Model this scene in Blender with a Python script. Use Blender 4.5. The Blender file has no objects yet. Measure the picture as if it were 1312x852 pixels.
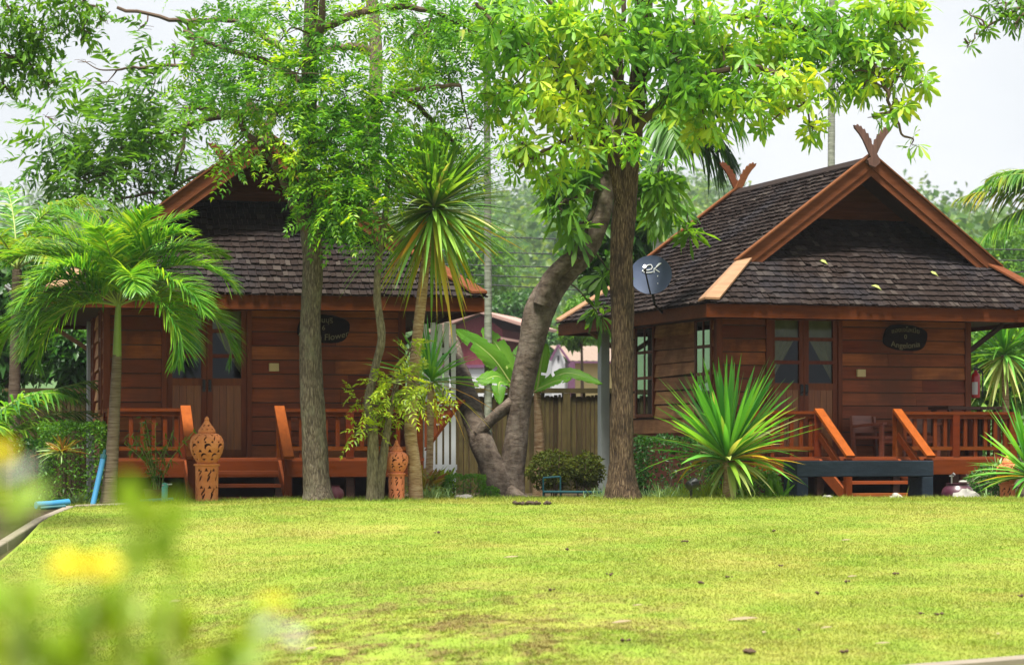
import bpy, math, random
import numpy as np
from mathutils import Vector, Matrix
from math import sin, cos, pi, radians as R

rs = np.random.RandomState(7)
random.seed(7)
SC = bpy.context.scene
COL = SC.collection
F_PX, CX, HY, EYE = 3200.0, 656.0, 570.0, 0.67   # lens in photo pixels, picture centre, horizon row, eye height


def P(px, py, Y):
    """point of the place that the photo shows at (px, py), at depth Y"""
    return np.array([(px - CX) * Y / F_PX, Y, EYE + (HY - py) * Y / F_PX])


def XY(px, Y, z):
    return np.array([(px - CX) * Y / F_PX, Y, z])


def nrm(a):
    a = np.asarray(a, float)
    return a / np.maximum(np.linalg.norm(a, axis=-1, keepdims=True), 1e-9)


_NG = np.random.RandomState(77).rand(256, 256)


def vnoise(x, y, s=1.0, octaves=4):
    """plain value noise, 0..1"""
    x = np.asarray(x, float) * s + 300.3; y = np.asarray(y, float) * s + 300.7; a = 1.0; t = 0; w = 0
    for _ in range(octaves):
        i, j = np.floor(x).astype(int), np.floor(y).astype(int); u, v = x - i, y - j
        u, v = u * u * (3 - 2 * u), v * v * (3 - 2 * v)
        g = lambda p, q: _NG[p % 256, q % 256]
        t = t + a * ((g(i, j) * (1 - u) + g(i + 1, j) * u) * (1 - v) + (g(i, j + 1) * (1 - u) + g(i + 1, j + 1) * u) * v)
        w += a; a *= .55; x, y = x * 2.07 + 11.3, y * 2.07 + 5.1
    return t / w


# ------------------------------------------------------------------ ground heights
def softplus(x, k):
    return k * np.logaddexp(0, np.asarray(x, float) / k)


def bumps(x, y):
    return (np.sin(x * 1.7 + y * .6) * np.sin(y * 1.3 - x * .5) * .5 + np.sin(x * 4.1 + 1.3) * np.sin(y * 3.3 + .4) * .25
            + np.sin(x * 9.3 + y * 4.) * np.sin(y * 8.1 - x * 3.) * .12)


def lawn_h(x, y):
    x = np.asarray(x, float); y = np.asarray(y, float)
    z = .045 - .05 * softplus(28.0 - y, .8) + .05 * softplus(9.0 - y, 1.0)
    z = z - .028 * softplus(-x - 2.6, .5) - .12 * softplus(-x - .6, .6) * np.clip((26.5 - y) / 11., 0, 1)
    w = np.exp(-((x + .9) / 1.7) ** 2 - ((y - 15.6) / 2.0) ** 2)
    return z + (vnoise(x, y, 1.1) - .5) * (.007 + .11 * w) + (vnoise(x, y, 4., 3) - .5) * (.004 + .05 * w)


def ground_h(x, y):
    x = np.asarray(x, float); y = np.asarray(y, float)
    z = -.12 + 0 * x
    t = np.clip((29.9 - y) / .4, 0, 1)
    z = z * (1 - t) + t * (lawn_h(x, y) - .09)
    s = np.clip((-4.9 - x) / .3, 0, 1)
    z = z + s * t * .055
    z = z - .5 * np.clip((-4.5 - x), 0, 3) * .0
    return z


# ------------------------------------------------------------------ tags and links
def tag(o, label=None, cat=None, group=None, kind=None):
    for k, v in (('label', label), ('category', cat), ('group', group), ('kind', kind)):
        if v:
            o[k] = v
    return o


def empty(name, loc=(0, 0, 0), rz=0.0, label=None, cat=None, group=None):
    o = bpy.data.objects.new(name, None)
    COL.objects.link(o)
    o.empty_display_size = .2
    o.location = loc
    o.rotation_euler = (0, 0, rz)
    return tag(o, label, cat, group)


def copy_tree(o, parent=None):
    c = o.copy()
    COL.objects.link(c)
    c.parent = parent
    for ch in [k for k in o.children]:
        copy_tree(ch, c)
    return c


def link_mesh(name, me, mats, parent=None, smooth=False):
    if not isinstance(mats, (list, tuple)):
        mats = [mats]
    for m in mats:
        me.materials.append(m)
    o = bpy.data.objects.new(name, me)
    COL.objects.link(o)
    if parent is not None:
        o.parent = parent
    if smooth:
        me.polygons.foreach_set('use_smooth', np.ones(len(me.polygons), dtype=bool))
    return o


def np_mesh(name, V, F, mi=None):
    """V (n,3), F (m,k) all faces with the same number of corners"""
    V = np.ascontiguousarray(V, dtype=np.float32).reshape(-1, 3)
    F = np.ascontiguousarray(F, dtype=np.int32)
    me = bpy.data.meshes.new(name)
    m, k = F.shape
    me.vertices.add(len(V)); me.vertices.foreach_set('co', V.ravel())
    me.loops.add(m * k); me.loops.foreach_set('vertex_index', F.ravel())
    me.polygons.add(m)
    me.polygons.foreach_set('loop_start', np.arange(m, dtype=np.int32) * k)
    me.polygons.foreach_set('loop_total', np.full(m, k, dtype=np.int32))
    if mi is not None:
        me.polygons.foreach_set('material_index', np.asarray(mi, dtype=np.int32))
    me.update(calc_edges=True)
    return me


class MB:
    """collects simple solids into one mesh"""

    def __init__(self):
        self.v, self.f, self.m, self.n = [], [], [], 0

    def add(self, V, F, m=0):
        V = np.asarray(V, float).reshape(-1, 3)
        self.v.append(V)
        for f in F:
            self.f.append(tuple(int(i) + self.n for i in f)); self.m.append(m)
        self.n += len(V)
        return self

    def box(self, lo, hi, m=0, bev=0.0):
        x0, y0, z0 = lo; x1, y1, z1 = hi
        V = [(x0, y0, z0), (x1, y0, z0), (x1, y1, z0), (x0, y1, z0), (x0, y0, z1), (x1, y0, z1), (x1, y1, z1), (x0, y1, z1)]
        return self.add(V, [(3, 2, 1, 0), (4, 5, 6, 7), (0, 1, 5, 4), (1, 2, 6, 5), (2, 3, 7, 6), (3, 0, 4, 7)], m)

    def bar(self, a, b, w, h, up=(0, 0, 1), m=0):
        """beam of section w (sideways) x h (along up) from a to b"""
        a = np.asarray(a, float); b = np.asarray(b, float)
        d = nrm(b - a); s = nrm(np.cross(d, up)); u = np.cross(s, d)
        V = []
        for p in (a, b):
            for i, j in ((-1, -1), (1, -1), (1, 1), (-1, 1)):
                V.append(p + s * w / 2 * i + u * h / 2 * j)
        return self.add(V, [(0, 1, 2, 3), (7, 6, 5, 4), (0, 4, 5, 1), (1, 5, 6, 2), (2, 6, 7, 3), (3, 7, 4, 0)], m)

    def hexa(self, A, B, m=0):
        """two quads A and B joined"""
        return self.add(list(A) + list(B), [(0, 1, 2, 3), (7, 6, 5, 4), (0, 4, 5, 1), (1, 5, 6, 2), (2, 6, 7, 3), (3, 7, 4, 0)], m)

    def tube(self, pts, rad, sides=8, m=0, cap=True, rough=0.0, seed=0):
        pts = np.asarray(pts, float); n = len(pts)
        rad = np.broadcast_to(np.asarray(rad, float), (n,)) if np.ndim(rad) <= 1 else rad
        T = np.zeros_like(pts); T[1:-1] = pts[2:] - pts[:-2]; T[0] = pts[1] - pts[0]; T[-1] = pts[-1] - pts[-2]
        T = nrm(T)
        ref = np.array([1., 0, 0]) if abs(T[0][0]) < .9 else np.array([0, 1., 0])
        s = nrm(np.cross(T[0], ref)); V = []
        rr = np.random.RandomState(seed)
        ph = rr.rand(6) * 6.28
        ang = np.arange(sides) / sides * 2 * pi
        acc = 0.0
        for i in range(n):
            s = nrm(s - T[i] * np.dot(s, T[i])); b = np.cross(T[i], s)
            if i: acc += np.linalg.norm(pts[i] - pts[i - 1])
            k = 1.0
            if rough:
                q = acc / max(rad[0], 1e-3)
                k = 1 + rough * (np.sin(2 * ang + ph[0] + q * .5) * .5 + np.sin(3 * ang + ph[1] - q * .8) * .35 + np.sin(5 * ang + ph[2] + q * 1.7) * .25
                                 + np.sin(q * 2.3 + ph[3]) * .2) + rough * .5 * (rr.rand(sides) - .5)
            ring = pts[i] + (np.cos(ang)[:, None] * s + np.sin(ang)[:, None] * b) * (rad[i] * k if np.ndim(k) == 0 else (rad[i] * k)[:, None])
            V.extend(ring)
        Fs = []
        for i in range(n - 1):
            for j in range(sides):
                a = i * sides + j; c = i * sides + (j + 1) % sides
                Fs.append((a, c, c + sides, a + sides))
        if cap:
            Fs.append(tuple(range(sides - 1, -1, -1)))
            Fs.append(tuple((n - 1) * sides + j for j in range(sides)))
        return self.add(V, Fs, m)

    def lathe(self, prof, c=(0, 0, 0), sides=24, m=0, axis=None, wob=0):
        V, Fs = [], []
        c = np.asarray(c, float)
        for r, z in prof:
            for j in range(sides):
                a = 2 * pi * j / sides
                V.append((r * cos(a), r * sin(a), z))
        V = np.array(V)
        if axis is not None:
            q = Vector((0, 0, 1)).rotation_difference(Vector(axis)).to_matrix()
            V = V @ np.array(q).T
        V = V + c
        n = len(prof)
        for i in range(n - 1):
            for j in range(sides):
                a = i * sides + j; b = i * sides + (j + 1) % sides
                Fs.append((a, b, b + sides, a + sides))
        if prof[0][0] > 1e-4: Fs.append(tuple(range(sides - 1, -1, -1)))
        if prof[-1][0] > 1e-4: Fs.append(tuple((n - 1) * sides + j for j in range(sides)))
        return self.add(V, Fs, m)

    def plate(self, out, o, ax, ay, t, m=0):
        """outline (list of 2-D points) in the plane o + x*ax + y*ay, thickness t along ax x ay"""
        o = np.asarray(o, float); ax = np.asarray(ax, float); ay = np.asarray(ay, float)
        nn = nrm(np.cross(ax, ay)); k = len(out)
        A = [o + ax * x + ay * y - nn * t / 2 for x, y in out]
        B = [o + ax * x + ay * y + nn * t / 2 for x, y in out]
        Fs = [tuple(range(k - 1, -1, -1)), tuple(range(k, 2 * k))] + [(i, (i + 1) % k, k + (i + 1) % k, k + i) for i in range(k)]
        return self.add(A + B, Fs, m)

    def build(self, name, mats, parent=None, smooth=False, bevel=0.0):
        me = bpy.data.meshes.new(name)
        me.from_pydata([tuple(p) for p in np.vstack(self.v)], [], self.f)
        me.polygons.foreach_set('material_index', self.m)
        me.update()
        o = link_mesh(name, me, mats, parent, smooth)
        if smooth:
            try:
                me.set_sharp_from_angle(angle=R(40))
            except Exception:
                pass
        if bevel:
            md = o.modifiers.new('edge', 'BEVEL'); md.width = bevel; md.segments = 2; md.limit_method = 'ANGLE'
        return o


# ------------------------------------------------------------------ leaves: curved ribbons, vectorised
class Leaves:
    def __init__(self):
        self.V, self.F, self.M, self.n = [], [], [], 0

    def ribbon(self, p, d, up, L, W, droop=0.0, segs=3, prof=None, fold=.25, m=0, curl=0.0):
        """N ribbons: start p, direction d, up hint, length L, width W; droop bends the tip down"""
        p = np.asarray(p, float).reshape(-1, 3); N = len(p)
        d = nrm(np.broadcast_to(d, (N, 3))); up = np.broadcast_to(up, (N, 3))
        L = np.broadcast_to(L, (N,))[:, None]; W = np.broadcast_to(W, (N,))[:, None]
        droop = np.broadcast_to(droop, (N,))[:, None]
        s = nrm(np.cross(d, up)); nn = np.cross(s, d)
        if prof is None:
            prof = [(0, .25), (.35, 1), (.7, .8), (1, .04)]
        K = len(prof)
        rows = []
        for t, w in prof:
            c = p + d * L * t + np.array([0, 0, -1.]) * droop * L * t ** 2 + nn * curl * L * t * (1 - t)
            hw = s * W * .5 * w
            lift = nn * W * .5 * w * fold
            rows.append(np.stack([c - hw + lift, c, c + hw + lift], 1))
        V = np.stack(rows, 1).reshape(N, K * 3, 3)
        f = []
        for i in range(K - 1):
            a = i * 3
            f += [(a, a + 1, a + 4, a + 3), (a + 1, a + 2, a + 5, a + 4)]
        f = np.array(f)
        F = (f[None] + (np.arange(N) * K * 3)[:, None, None] + self.n).reshape(-1, 4)
        self.V.append(V.reshape(-1, 3)); self.F.append(F); self.M.append(np.full(len(F), m))
        self.n += N * K * 3

    def build(self, name, mats, parent=None, smooth=True):
        me = np_mesh(name, np.vstack(self.V), np.vstack(self.F), np.concatenate(self.M))
        return link_mesh(name, me, mats, parent, smooth)


LEAF = [(0, .12), (.3, .9), (.6, 1), (1, .05)]
OBOV = [(0, .10), (.35, .55), (.75, 1), (1, .15)]
LANCE = [(0, .5), (.3, 1), (.65, .75), (1, .03)]
LONG = [(0, .55), (.2, .9), (.45, 1), (.7, .8), (.88, .5), (1, .03)]
DIAM = [(0, .06), (.45, 1), (1, .05)]


def rdir(n, rng):
    return nrm(rng.normal(size=(n, 3)))


def ball(n, rng, power=2.0):
    """points in the unit ball, denser outside when power > 3"""
    return rdir(n, rng) * (rng.rand(n, 1) ** (1. / power))


def sprigs_pinnate(lv, p, d, rng, rach=.34, pairs=6, ll=.075, lw=.028, sag=.25, prof=None, m=0):
    N = len(p)
    up = nrm(np.array([0, 0, 1.]) + .35 * rng.normal(size=(N, 3)))
    s = nrm(np.cross(d, up)); nn = np.cross(s, d)
    Lr = rach * (.7 + .6 * rng.rand(N))[:, None]
    for k in range(pairs):
        t = .18 + .82 * k / max(pairs - 1, 1)
        c = p + d * Lr * t + np.array([0, 0, -1.]) * sag * Lr * t ** 2
        sc = (.75 + .5 * math.sin(pi * min(t, .95)))
        for sg in (-1, 1):
            dd = nrm(d * .55 + s * sg + nn * .12 + .22 * rng.normal(size=(N, 3)) + np.array([0, 0, -.22]))
            lv.ribbon(c, dd, nn + .25 * rng.normal(size=(N, 3)), ll * sc * (.8 + .4 * rng.rand(N)), lw * sc, .15, prof=prof or DIAM, m=m)
    c = p + d * Lr + np.array([0, 0, -1.]) * sag * Lr
    lv.ribbon(c, nrm(d + np.array([0, 0, -.3])), nn, ll, lw, .15, prof=prof or DIAM, m=m)


def sprigs_whorl(lv, p, d, rng, k=7, ll=.22, lw=.075, prof=None, m=0, open_=.28, droop=.25):
    N = len(p)
    e1 = nrm(np.cross(d, rng.normal(size=(N, 3)))); e2 = np.cross(d, e1)
    for j in range(k):
        a = 2 * pi * j / k + .25 * rng.normal(size=(N, 1))
        dd = nrm(np.cos(a) * e1 + np.sin(a) * e2 + d * (open_ + .18 * rng.normal(size=(N, 1))) + np.array([0, 0, -.18]))
        lv.ribbon(p + dd * .015, dd, d + .15 * rng.normal(size=(N, 3)), ll * (.65 + .55 * rng.rand(N)), lw * (.8 + .35 * rng.rand(N)), droop * (.4 + rng.rand(N)),
                  prof=prof or OBOV, m=m, fold=.18)


def sprigs_simple(lv, p, d, rng, k=5, ll=.07, lw=.035, tw=.18, m=0, prof=None):
    N = len(p)
    for j in range(k):
        dd = nrm(d * .5 + rdir(N, rng) + np.array([0, 0, -.1]))
        c = p + d * tw * (j / k) + .02 * rng.normal(size=(N, 3))
        lv.ribbon(c, dd, np.array([0, 0, 1.]) + .5 * rng.normal(size=(N, 3)), ll * (.7 + .6 * rng.rand(N)), lw * (.8 + .4 * rng.rand(N)), .2, prof=prof or DIAM, m=m)
# ------------------------------------------------------------------ materials
class NT:
    def __init__(self, name):
        self.mat = bpy.data.materials.new(name); self.mat.use_nodes = True
        self.t = self.mat.node_tree; self.t.nodes.clear()
        self.out = self.t.nodes.new('ShaderNodeOutputMaterial')

    def n(self, typ, ins=None, **props):
        o = self.t.nodes.new('ShaderNode' + typ)
        for k, v in props.items():
            setattr(o, k, v)
        for k, v in (ins or {}).items():
            self.set(o, k, v)
        return o

    def set(self, node, k, v):
        s = node.inputs[k]
        if hasattr(v, 'links') and hasattr(v, 'node'):
            self.t.links.new(v, s)
        elif isinstance(v, bpy.types.Node):
            self.t.links.new(v.outputs[0], s)
        else:
            if s.type == 'RGBA' and len(v) == 3: v = (*v, 1)
            s.default_value = v

    def ramp(self, fac, stops, interp='LINEAR'):
        r = self.n('ValToRGB', {'Fac': fac}); cr = r.color_ramp; cr.interpolation = interp
        while len(cr.elements) < len(stops): cr.elements.new(.5)
        for e, (p, c) in zip(cr.elements, stops):
            e.position = p
            e.color = (*c, 1) if len(c) == 3 else c
        return r.outputs[0]

    def noise(self, vec, scale, detail=3, rough=.55, out=0):
        return self.n('TexNoise', {'Vector': vec, 'Scale': scale, 'Detail': detail, 'Roughness': rough}).outputs[out]

    def coord(self, scale=(1, 1, 1), which='Object'):
        c = self.n('TexCoord').outputs[which]
        return self.n('Mapping', {'Vector': c, 'Scale': scale}).outputs[0]

    def island(self):
        return self.n('NewGeometry').outputs['Random Per Island']

    def math(self, op, a, b=0.0):
        return self.n('Math', {0: a, 1: b}, operation=op).outputs[0]

    def mix(self, fac, a, b, mode='MIX'):
        m = self.n('MixRGB', {'Fac': fac, 'Color1': a, 'Color2': b}, blend_type=mode)
        return m.outputs[0]

    def bump(self, h, strength=.4, dist=.02):
        return self.n('Bump', {'Height': h, 'Strength': strength, 'Distance': dist}).outputs[0]

    def done(self, color, rough=.6, bump=None, spec=.4, metal=0.0, **kw):
        b = self.n('BsdfPrincipled')
        self.set(b, 'Base Color', color); self.set(b, 'Roughness', rough); self.set(b, 'Metallic', metal)
        self.set(b, 'Specular IOR Level', spec)
        for k, v in kw.items(): self.set(b, k, v)
        if bump is not None: self.set(b, 'Normal', bump)
        self.t.links.new(b.outputs[0], self.out.inputs[0])
        return self.mat


def wood(name, c1, c2, axis=0, rough=.55, var=.45, spec=.35, scale=1.0, stain=None):
    """grain along local axis; every board its own tone"""
    t = NT(name)
    sc = [9, 9, 9]; sc[axis] = .7
    sc = [s * scale for s in sc]
    v = t.coord(tuple(sc))
    isl = t.island()
    off = t.n('VectorMath', {0: v, 1: t.n('CombineXYZ', {0: t.math('MULTIPLY', isl, 37.), 1: t.math('MULTIPLY', isl, 91.), 2: t.math('MULTIPLY', isl, 17.)}).outputs[0]}, operation='ADD').outputs[0]
    g = t.noise(off, 2.2, 6, .65)
    fine = t.noise(off, 9., 3, .6)
    f = t.math('ADD', t.math('MULTIPLY', g, .75), t.math('MULTIPLY', fine, .25))
    col = t.ramp(f, [(.32, c2), (.62, c1)])
    val = t.math('ADD', t.math('MULTIPLY', isl, var), 1 - var / 2)
    hsv = t.n('HueSaturation', {'Hue': t.math('ADD', .5, t.math('MULTIPLY', t.math('SUBTRACT', isl, .5), .02)), 'Value': val, 'Color': col}).outputs[0]
    if stain:
        n2 = t.noise(t.coord((1, 1, 1)), 1.6, 5, .6)
        hsv = t.mix(t.ramp(n2, [(.45, (0, 0, 0)), (.68, (1, 1, 1))]), hsv, stain)
    return t.done(hsv, rough, t.bump(f, .35, .006), spec)


def leafmat(name, cols, trans=.38, rough=.42, nscale=1.1, tgain=(1.55, 1.35, .55), spec=.35, wn=.5):
    t = NT(name)
    isl = t.island()
    n1 = t.noise(t.coord(), nscale, 2, .5)
    n1 = t.ramp(n1, [(.32, (0, 0, 0)), (.68, (1, 1, 1))])
    f = t.math('ADD', t.math('MULTIPLY', isl, 1 - wn), t.math('MULTIPLY', n1, wn))
    k = len(cols)
    col = t.ramp(f, [(.08 + .84 * i / max(k - 1, 1), c) for i, c in enumerate(cols)])
    b = t.n('BsdfPrincipled', {'Base Color': col, 'Roughness': rough, 'Specular IOR Level': spec})
    tc = t.n('MixRGB', {'Fac': 1.0, 'Color1': col, 'Color2': tgain}, blend_type='MULTIPLY').outputs[0]
    tr = t.n('BsdfTranslucent', {'Color': tc})
    mx = t.n('MixShader', {0: trans, 1: b.outputs[0], 2: tr.outputs[0]})
    t.t.links.new(mx.outputs[0], t.out.inputs[0])
    return t.mat


def bark(name, c_dark, c_mid, c_light, vs=(14, 14, 2.2), lichen=None, bump=.9, crack=.35):
    t = NT(name)
    v = t.coord(vs)
    n1 = t.noise(v, 1.6, 8, .65)
    vor = t.n('TexVoronoi', {'Vector': v, 'Scale': 1.4}, feature='DISTANCE_TO_EDGE').outputs[0]
    vr = t.ramp(vor, [(.0, (0, 0, 0)), (.25, (1, 1, 1))])
    h = t.math('ADD', t.math('MULTIPLY', n1, 1.05 - crack), t.math('MULTIPLY', vr, crack))
    col = t.ramp(h, [(.3, c_dark), (.52, c_mid), (.75, c_light)])
    if lichen:
        n2 = t.noise(t.coord((3, 3, 1.6)), 1.9, 6, .7)
        col = t.mix(t.ramp(n2, [(.5, (0, 0, 0)), (.66, (.8, .8, .8))]), col, lichen)
    return t.done(col, .9, t.bump(h, bump, .03), .15)


def plain(name, c, rough=.5, var=.15, nscale=6., spec=.4, metal=0., bump=.1):
    t = NT(name)
    n1 = t.noise(t.coord(), nscale, 5, .6)
    hs = t.n('HueSaturation', {'Value': t.math('ADD', t.math('MULTIPLY', n1, var * 2), 1 - var), 'Color': c}).outputs[0]
    return t.done(hs, rough, t.bump(n1, bump, .01), spec, metal)


M = {}
# timber
M['siding'] = wood('red_siding', (.35, .096, .030), (.165, .043, .013), 0, .5, .8, spec=.15, stain=(.16, .050, .020))
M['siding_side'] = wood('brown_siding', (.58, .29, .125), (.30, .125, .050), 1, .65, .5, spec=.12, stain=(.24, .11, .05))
M['trim'] = wood('red_trim', (.20, .048, .014), (.11, .025, .008), 2, .5, .25, spec=.2)
M['fascia'] = wood('fascia_wood', (.105, .027, .007), (.060, .014, .004), 0, .65, .25, spec=.05)
M['barge'] = wood('barge_wood', (.15, .050, .022), (.095, .030, .013), 0, .65, .2, spec=.05)
M['hip'] = wood('pale_hip_wood', (.30, .165, .085), (.20, .10, .048), 0, .6, .2)
M['handrail'] = wood('lit_orange_handrail_wood', (.245, .058, .009), (.16, .034, .005), 1, .55, .3, spec=.08)  # brighter copy of the rail wood; light from above put into its colour
M['rail'] = wood('orange_rail_wood', (.135, .027, .005), (.080, .015, .003), 2, .55, .3, spec=.08)
M['rail_u'] = wood('orange_rail_wood_long', (.140, .029, .005), (.090, .018, .003), 0, .55, .3, spec=.08)
M['deck'] = wood('deck_wood', (.24, .055, .013), (.14, .030, .009), 0, .5, .35, spec=.2)
M['dark_wood'] = wood('dark_wood', (.07, .026, .013), (.035, .013, .007), 0, .6, .4)
M['door_panel'] = wood('door_panel_wood', (.27, .085, .022), (.14, .040, .012), 2, .42, .4, spec=.45)
M['furniture'] = wood('furniture_wood', (.26, .085, .048), (.14, .042, .026), 0, .4, .25, spec=.5)
M['fence'] = wood('fence_wood', (.085, .066, .025), (.030, .022, .009), 2, .85, .9, spec=.08, stain=(.030, .027, .010))
M['white_slat'] = plain('white_painted_wood', (.62, .64, .66), .55, .08)
M['shingle_white'] = None


def shingle_mat():
    t = NT('weathered_wood_shingle')
    isl = t.island()
    v = t.coord((8, 8, 8))
    n1 = t.noise(v, 2.2, 5, .65)
    n2 = t.noise(t.coord(), .9, 4, .6)
    col = t.ramp(isl, [(.0, (.017, .011, .0085)), (.4, (.025, .017, .0140)), (.8, (.036, .026, .0215)), (1, (.072, .058, .049))])
    col = t.mix(t.math('MULTIPLY', n1, .7), col, (.012, .009, .009), 'MIX')
    col = t.mix(t.ramp(n2, [(.5, (0, 0, 0)), (.72, (.75, .75, .75))]), col, (.020, .020, .025))
    return t.done(col, .8, t.bump(n1, .6, .012), .06)


M['shingle'] = shingle_mat()
M['gable'] = wood('shaded_gable_boards', (.10, .030, .012), (.05, .014, .006), 0, .7, .4, spec=.06)  # siding darkened: shade of the gable recess put into its colour


def glass():
    t = NT('window_glass')
    g = t.n('BsdfGlossy', {'Color': (.45, .5, .55), 'Roughness': .03})
    tr = t.n('BsdfTransparent', {'Color': (.80, .88, .88)})
    fr = t.n('Fresnel', {'IOR': 1.5}).outputs[0]
    mx = t.n('MixShader', {0: fr, 1: tr.outputs[0], 2: g.outputs[0]})
    t.t.links.new(mx.outputs[0], t.out.inputs[0])
    return t.mat


M['glass'] = glass()
M['curtain'] = plain('cream_curtain', (.30, .25, .12), .9, .12, 8)
M['teal_curtain'] = plain('pale_teal_curtain', (.58, .78, .76), .9, .12, 8)
M['plinth'] = plain('red_plaster', (.28, .085, .055), .85, .2)
M['concrete'] = plain('grey_concrete', (.33, .37, .36), .85, .2, 4)
M['kerb'] = plain('kerb_concrete', (.20, .17, .13), .9, .25, 5, bump=.4)
M['path'] = plain('path_concrete', (.32, .30, .27), .9, .2, 3, bump=.3)
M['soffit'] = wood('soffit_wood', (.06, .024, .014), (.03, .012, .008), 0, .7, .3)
M['interior'] = plain('interior_wall', (.10, .07, .05), .9)
M['black'] = plain('black_plastic', (.012, .013, .014), .4, .1)
M['metal'] = plain('dull_metal', (.42, .42, .40), .35, .1, metal=.8)
M['cream'] = plain('cream_plastic', (.62, .52, .25), .5, .05)
M['sign'] = wood('sign_board', (.018, .012, .010), (.009, .006, .005), 0, .8, .1, spec=.05)
M['letter'] = plain('sign_letter_paint', (.22, .20, .11), .6, .1)
M['dish'] = plain('dish_grey_metal', (.060, .080, .135), .6, .06, 3, spec=.2)
M['dish_dark'] = plain('dish_dark_metal', (.03, .034, .042), .45, .1)
M['white_mark'] = plain('white_mark', (.75, .77, .8), .5, .05)
M['red'] = plain('red_paint', (.42, .015, .018), .3, .1, spec=.6)
M['label'] = plain('label_paper', (.62, .62, .62), .6, .1)
M['blue_pipe'] = plain('blue_pipe', (.03, .19, .36), .45, .1, spec=.5)
M['teal_pipe'] = plain('teal_pipe', (.012, .085, .095), .4, .1)
M['green_pipe'] = plain('green_pipe', (.10, .42, .36), .4, .1)
M['jar'] = plain('purple_glaze', (.075, .018, .034), .35, .2, 4, spec=.6)
M['pink_jar'] = plain('pink_glaze', (.22, .06, .085), .4, .2, 8)
M['pot'] = plain('brown_pot', (.13, .06, .035), .6, .2)
M['stone'] = plain('pale_stone', (.30, .285, .255), .9, .35, 7, bump=.6)
M['maroon'] = wood('maroon_boards', (.20, .045, .060), (.14, .030, .042), 2, .7, .25, spec=.1)
M['white_wall'] = plain('white_wall', (.46, .47, .48), .8, .06)
M['yellow_wall'] = plain('yellow_wall', (.74, .60, .26), .8, .06)
M['purple'] = plain('purple_trim', (.12, .045, .095), .7, .08)
M['tan_roof'] = plain('tan_roof', (.20, .145, .11), .7, .12)
M['pink_roof'] = plain('pink_brown_roof', (.33, .20, .165), .7, .12)
M['wire'] = plain('wire_black', (.02, .022, .025), .6, .05)
M['soil'] = plain('dark_soil', (.05, .032, .020), .95, .5, 20, bump=1.)
M['bag'] = plain('seed_brown', (.07, .04, .022), .9, .3, 20)


def bench_mat():
    t = NT('blue_grey_stone')
    v = t.coord((2, 6, 14))
    n1 = t.noise(v, 2., 8, .7)
    n2 = t.noise(t.coord(), 14., 5, .7)
    col = t.ramp(n1, [(.3, (.010, .018, .030)), (.55, (.018, .032, .052)), (.8, (.04, .062, .085))])
    return t.done(col, .7, t.bump(t.math('ADD', n1, n2), .5, .01), .35)


M['bench'] = bench_mat()


def terracotta():
    t = NT('terracotta')
    n1 = t.noise(t.coord(), 5., 6, .65)
    n2 = t.noise(t.coord((1, 1, .4)), 22., 4, .6)
    col = t.ramp(n1, [(.3, (.43, .135, .042)), (.55, (.58, .205, .072)), (.8, (.66, .28, .115))])
    return t.done(col, .8, t.bump(n2, .25, .006), .2)


M['terracotta'] = terracotta()
M['terracotta_shade'] = plain('lantern_inner_shade', (.07, .022, .012), .9, .2)  # dark tone painted for the shade inside the lanterns
M['terracotta_red'] = plain('red_terracotta', (.64, .20, .085), .8, .2, 6)

# bark
M['bark_grey'] = bark('grey_brown_bark', (.028, .021, .016), (.098, .077, .054), (.23, .19, .135), (34, 34, 7), lichen=(.16, .15, .10), crack=.16)
M['bark_dark'] = bark('dark_furrowed_bark', (.012, .008, .006), (.072, .046, .028), (.24, .17, .105), (44, 44, 5), lichen=(.022, .015, .011), bump=1., crack=.14)
M['bark_twist'] = bark('ringed_brown_bark', (.026, .019, .014), (.080, .060, .045), (.17, .135, .105), (5, 5, 9), lichen=(.15, .125, .10), crack=.05, bump=.6)
M['bark_slim'] = bark('pale_slim_bark', (.06, .048, .03), (.17, .14, .09), (.30, .255, .17), (30, 30, 8), crack=.1)
M['bark_palm'] = bark('ringed_palm_trunk', (.075, .052, .034), (.155, .115, .078), (.25, .20, .145), (2.5, 2.5, 34), bump=.5, crack=.1)
M['bark_pole'] = bark('grey_green_palm_trunk', (.13, .14, .11), (.24, .26, .20), (.36, .38, .31), (3, 3, 14), bump=.3, crack=.1)
M['bark_drac'] = bark('tan_stem', (.16, .09, .045), (.34, .22, .12), (.52, .40, .26), (5, 5, 26), bump=.4, crack=.1)
M['twig'] = plain('brown_twig', (.085, .055, .032), .85, .25)
M['shaft'] = plain('green_crownshaft', (.20, .28, .05), .45, .15, 4)
M['rachis'] = plain('frond_rachis', (.24, .30, .07), .5, .15)

# leaves
M['leaf_feather'] = leafmat('feathery_leaf', [(0.037, 0.148, 0.017), (0.084, 0.260, 0.022), (0.178, 0.391, 0.025), (0.431, 0.573, 0.025)], .52, nscale=1.0)
M['leaf_whorl'] = leafmat('whorled_leaf', [(0.080, 0.226, 0.028), (0.145, 0.362, 0.036), (0.276, 0.489, 0.039), (0.528, 0.626, 0.048)], .50, nscale=.8, rough=.45, spec=.3)
M['leaf_dark'] = leafmat('dark_leaf', [(0.015, 0.068, 0.011), (0.033, 0.117, 0.015), (0.067, 0.172, 0.020)], .45, nscale=1.3)
M['leaf_mid'] = leafmat('mid_leaf', [(0.045, 0.141, 0.015), (0.089, 0.231, 0.021), (0.161, 0.330, 0.026)], .5, nscale=1.3)
M['leaf_yellow'] = leafmat('yellow_green_leaf', [(0.114, 0.226, 0.014), (0.244, 0.360, 0.017), (0.421, 0.510, 0.024)], .45, nscale=1.5)
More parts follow.
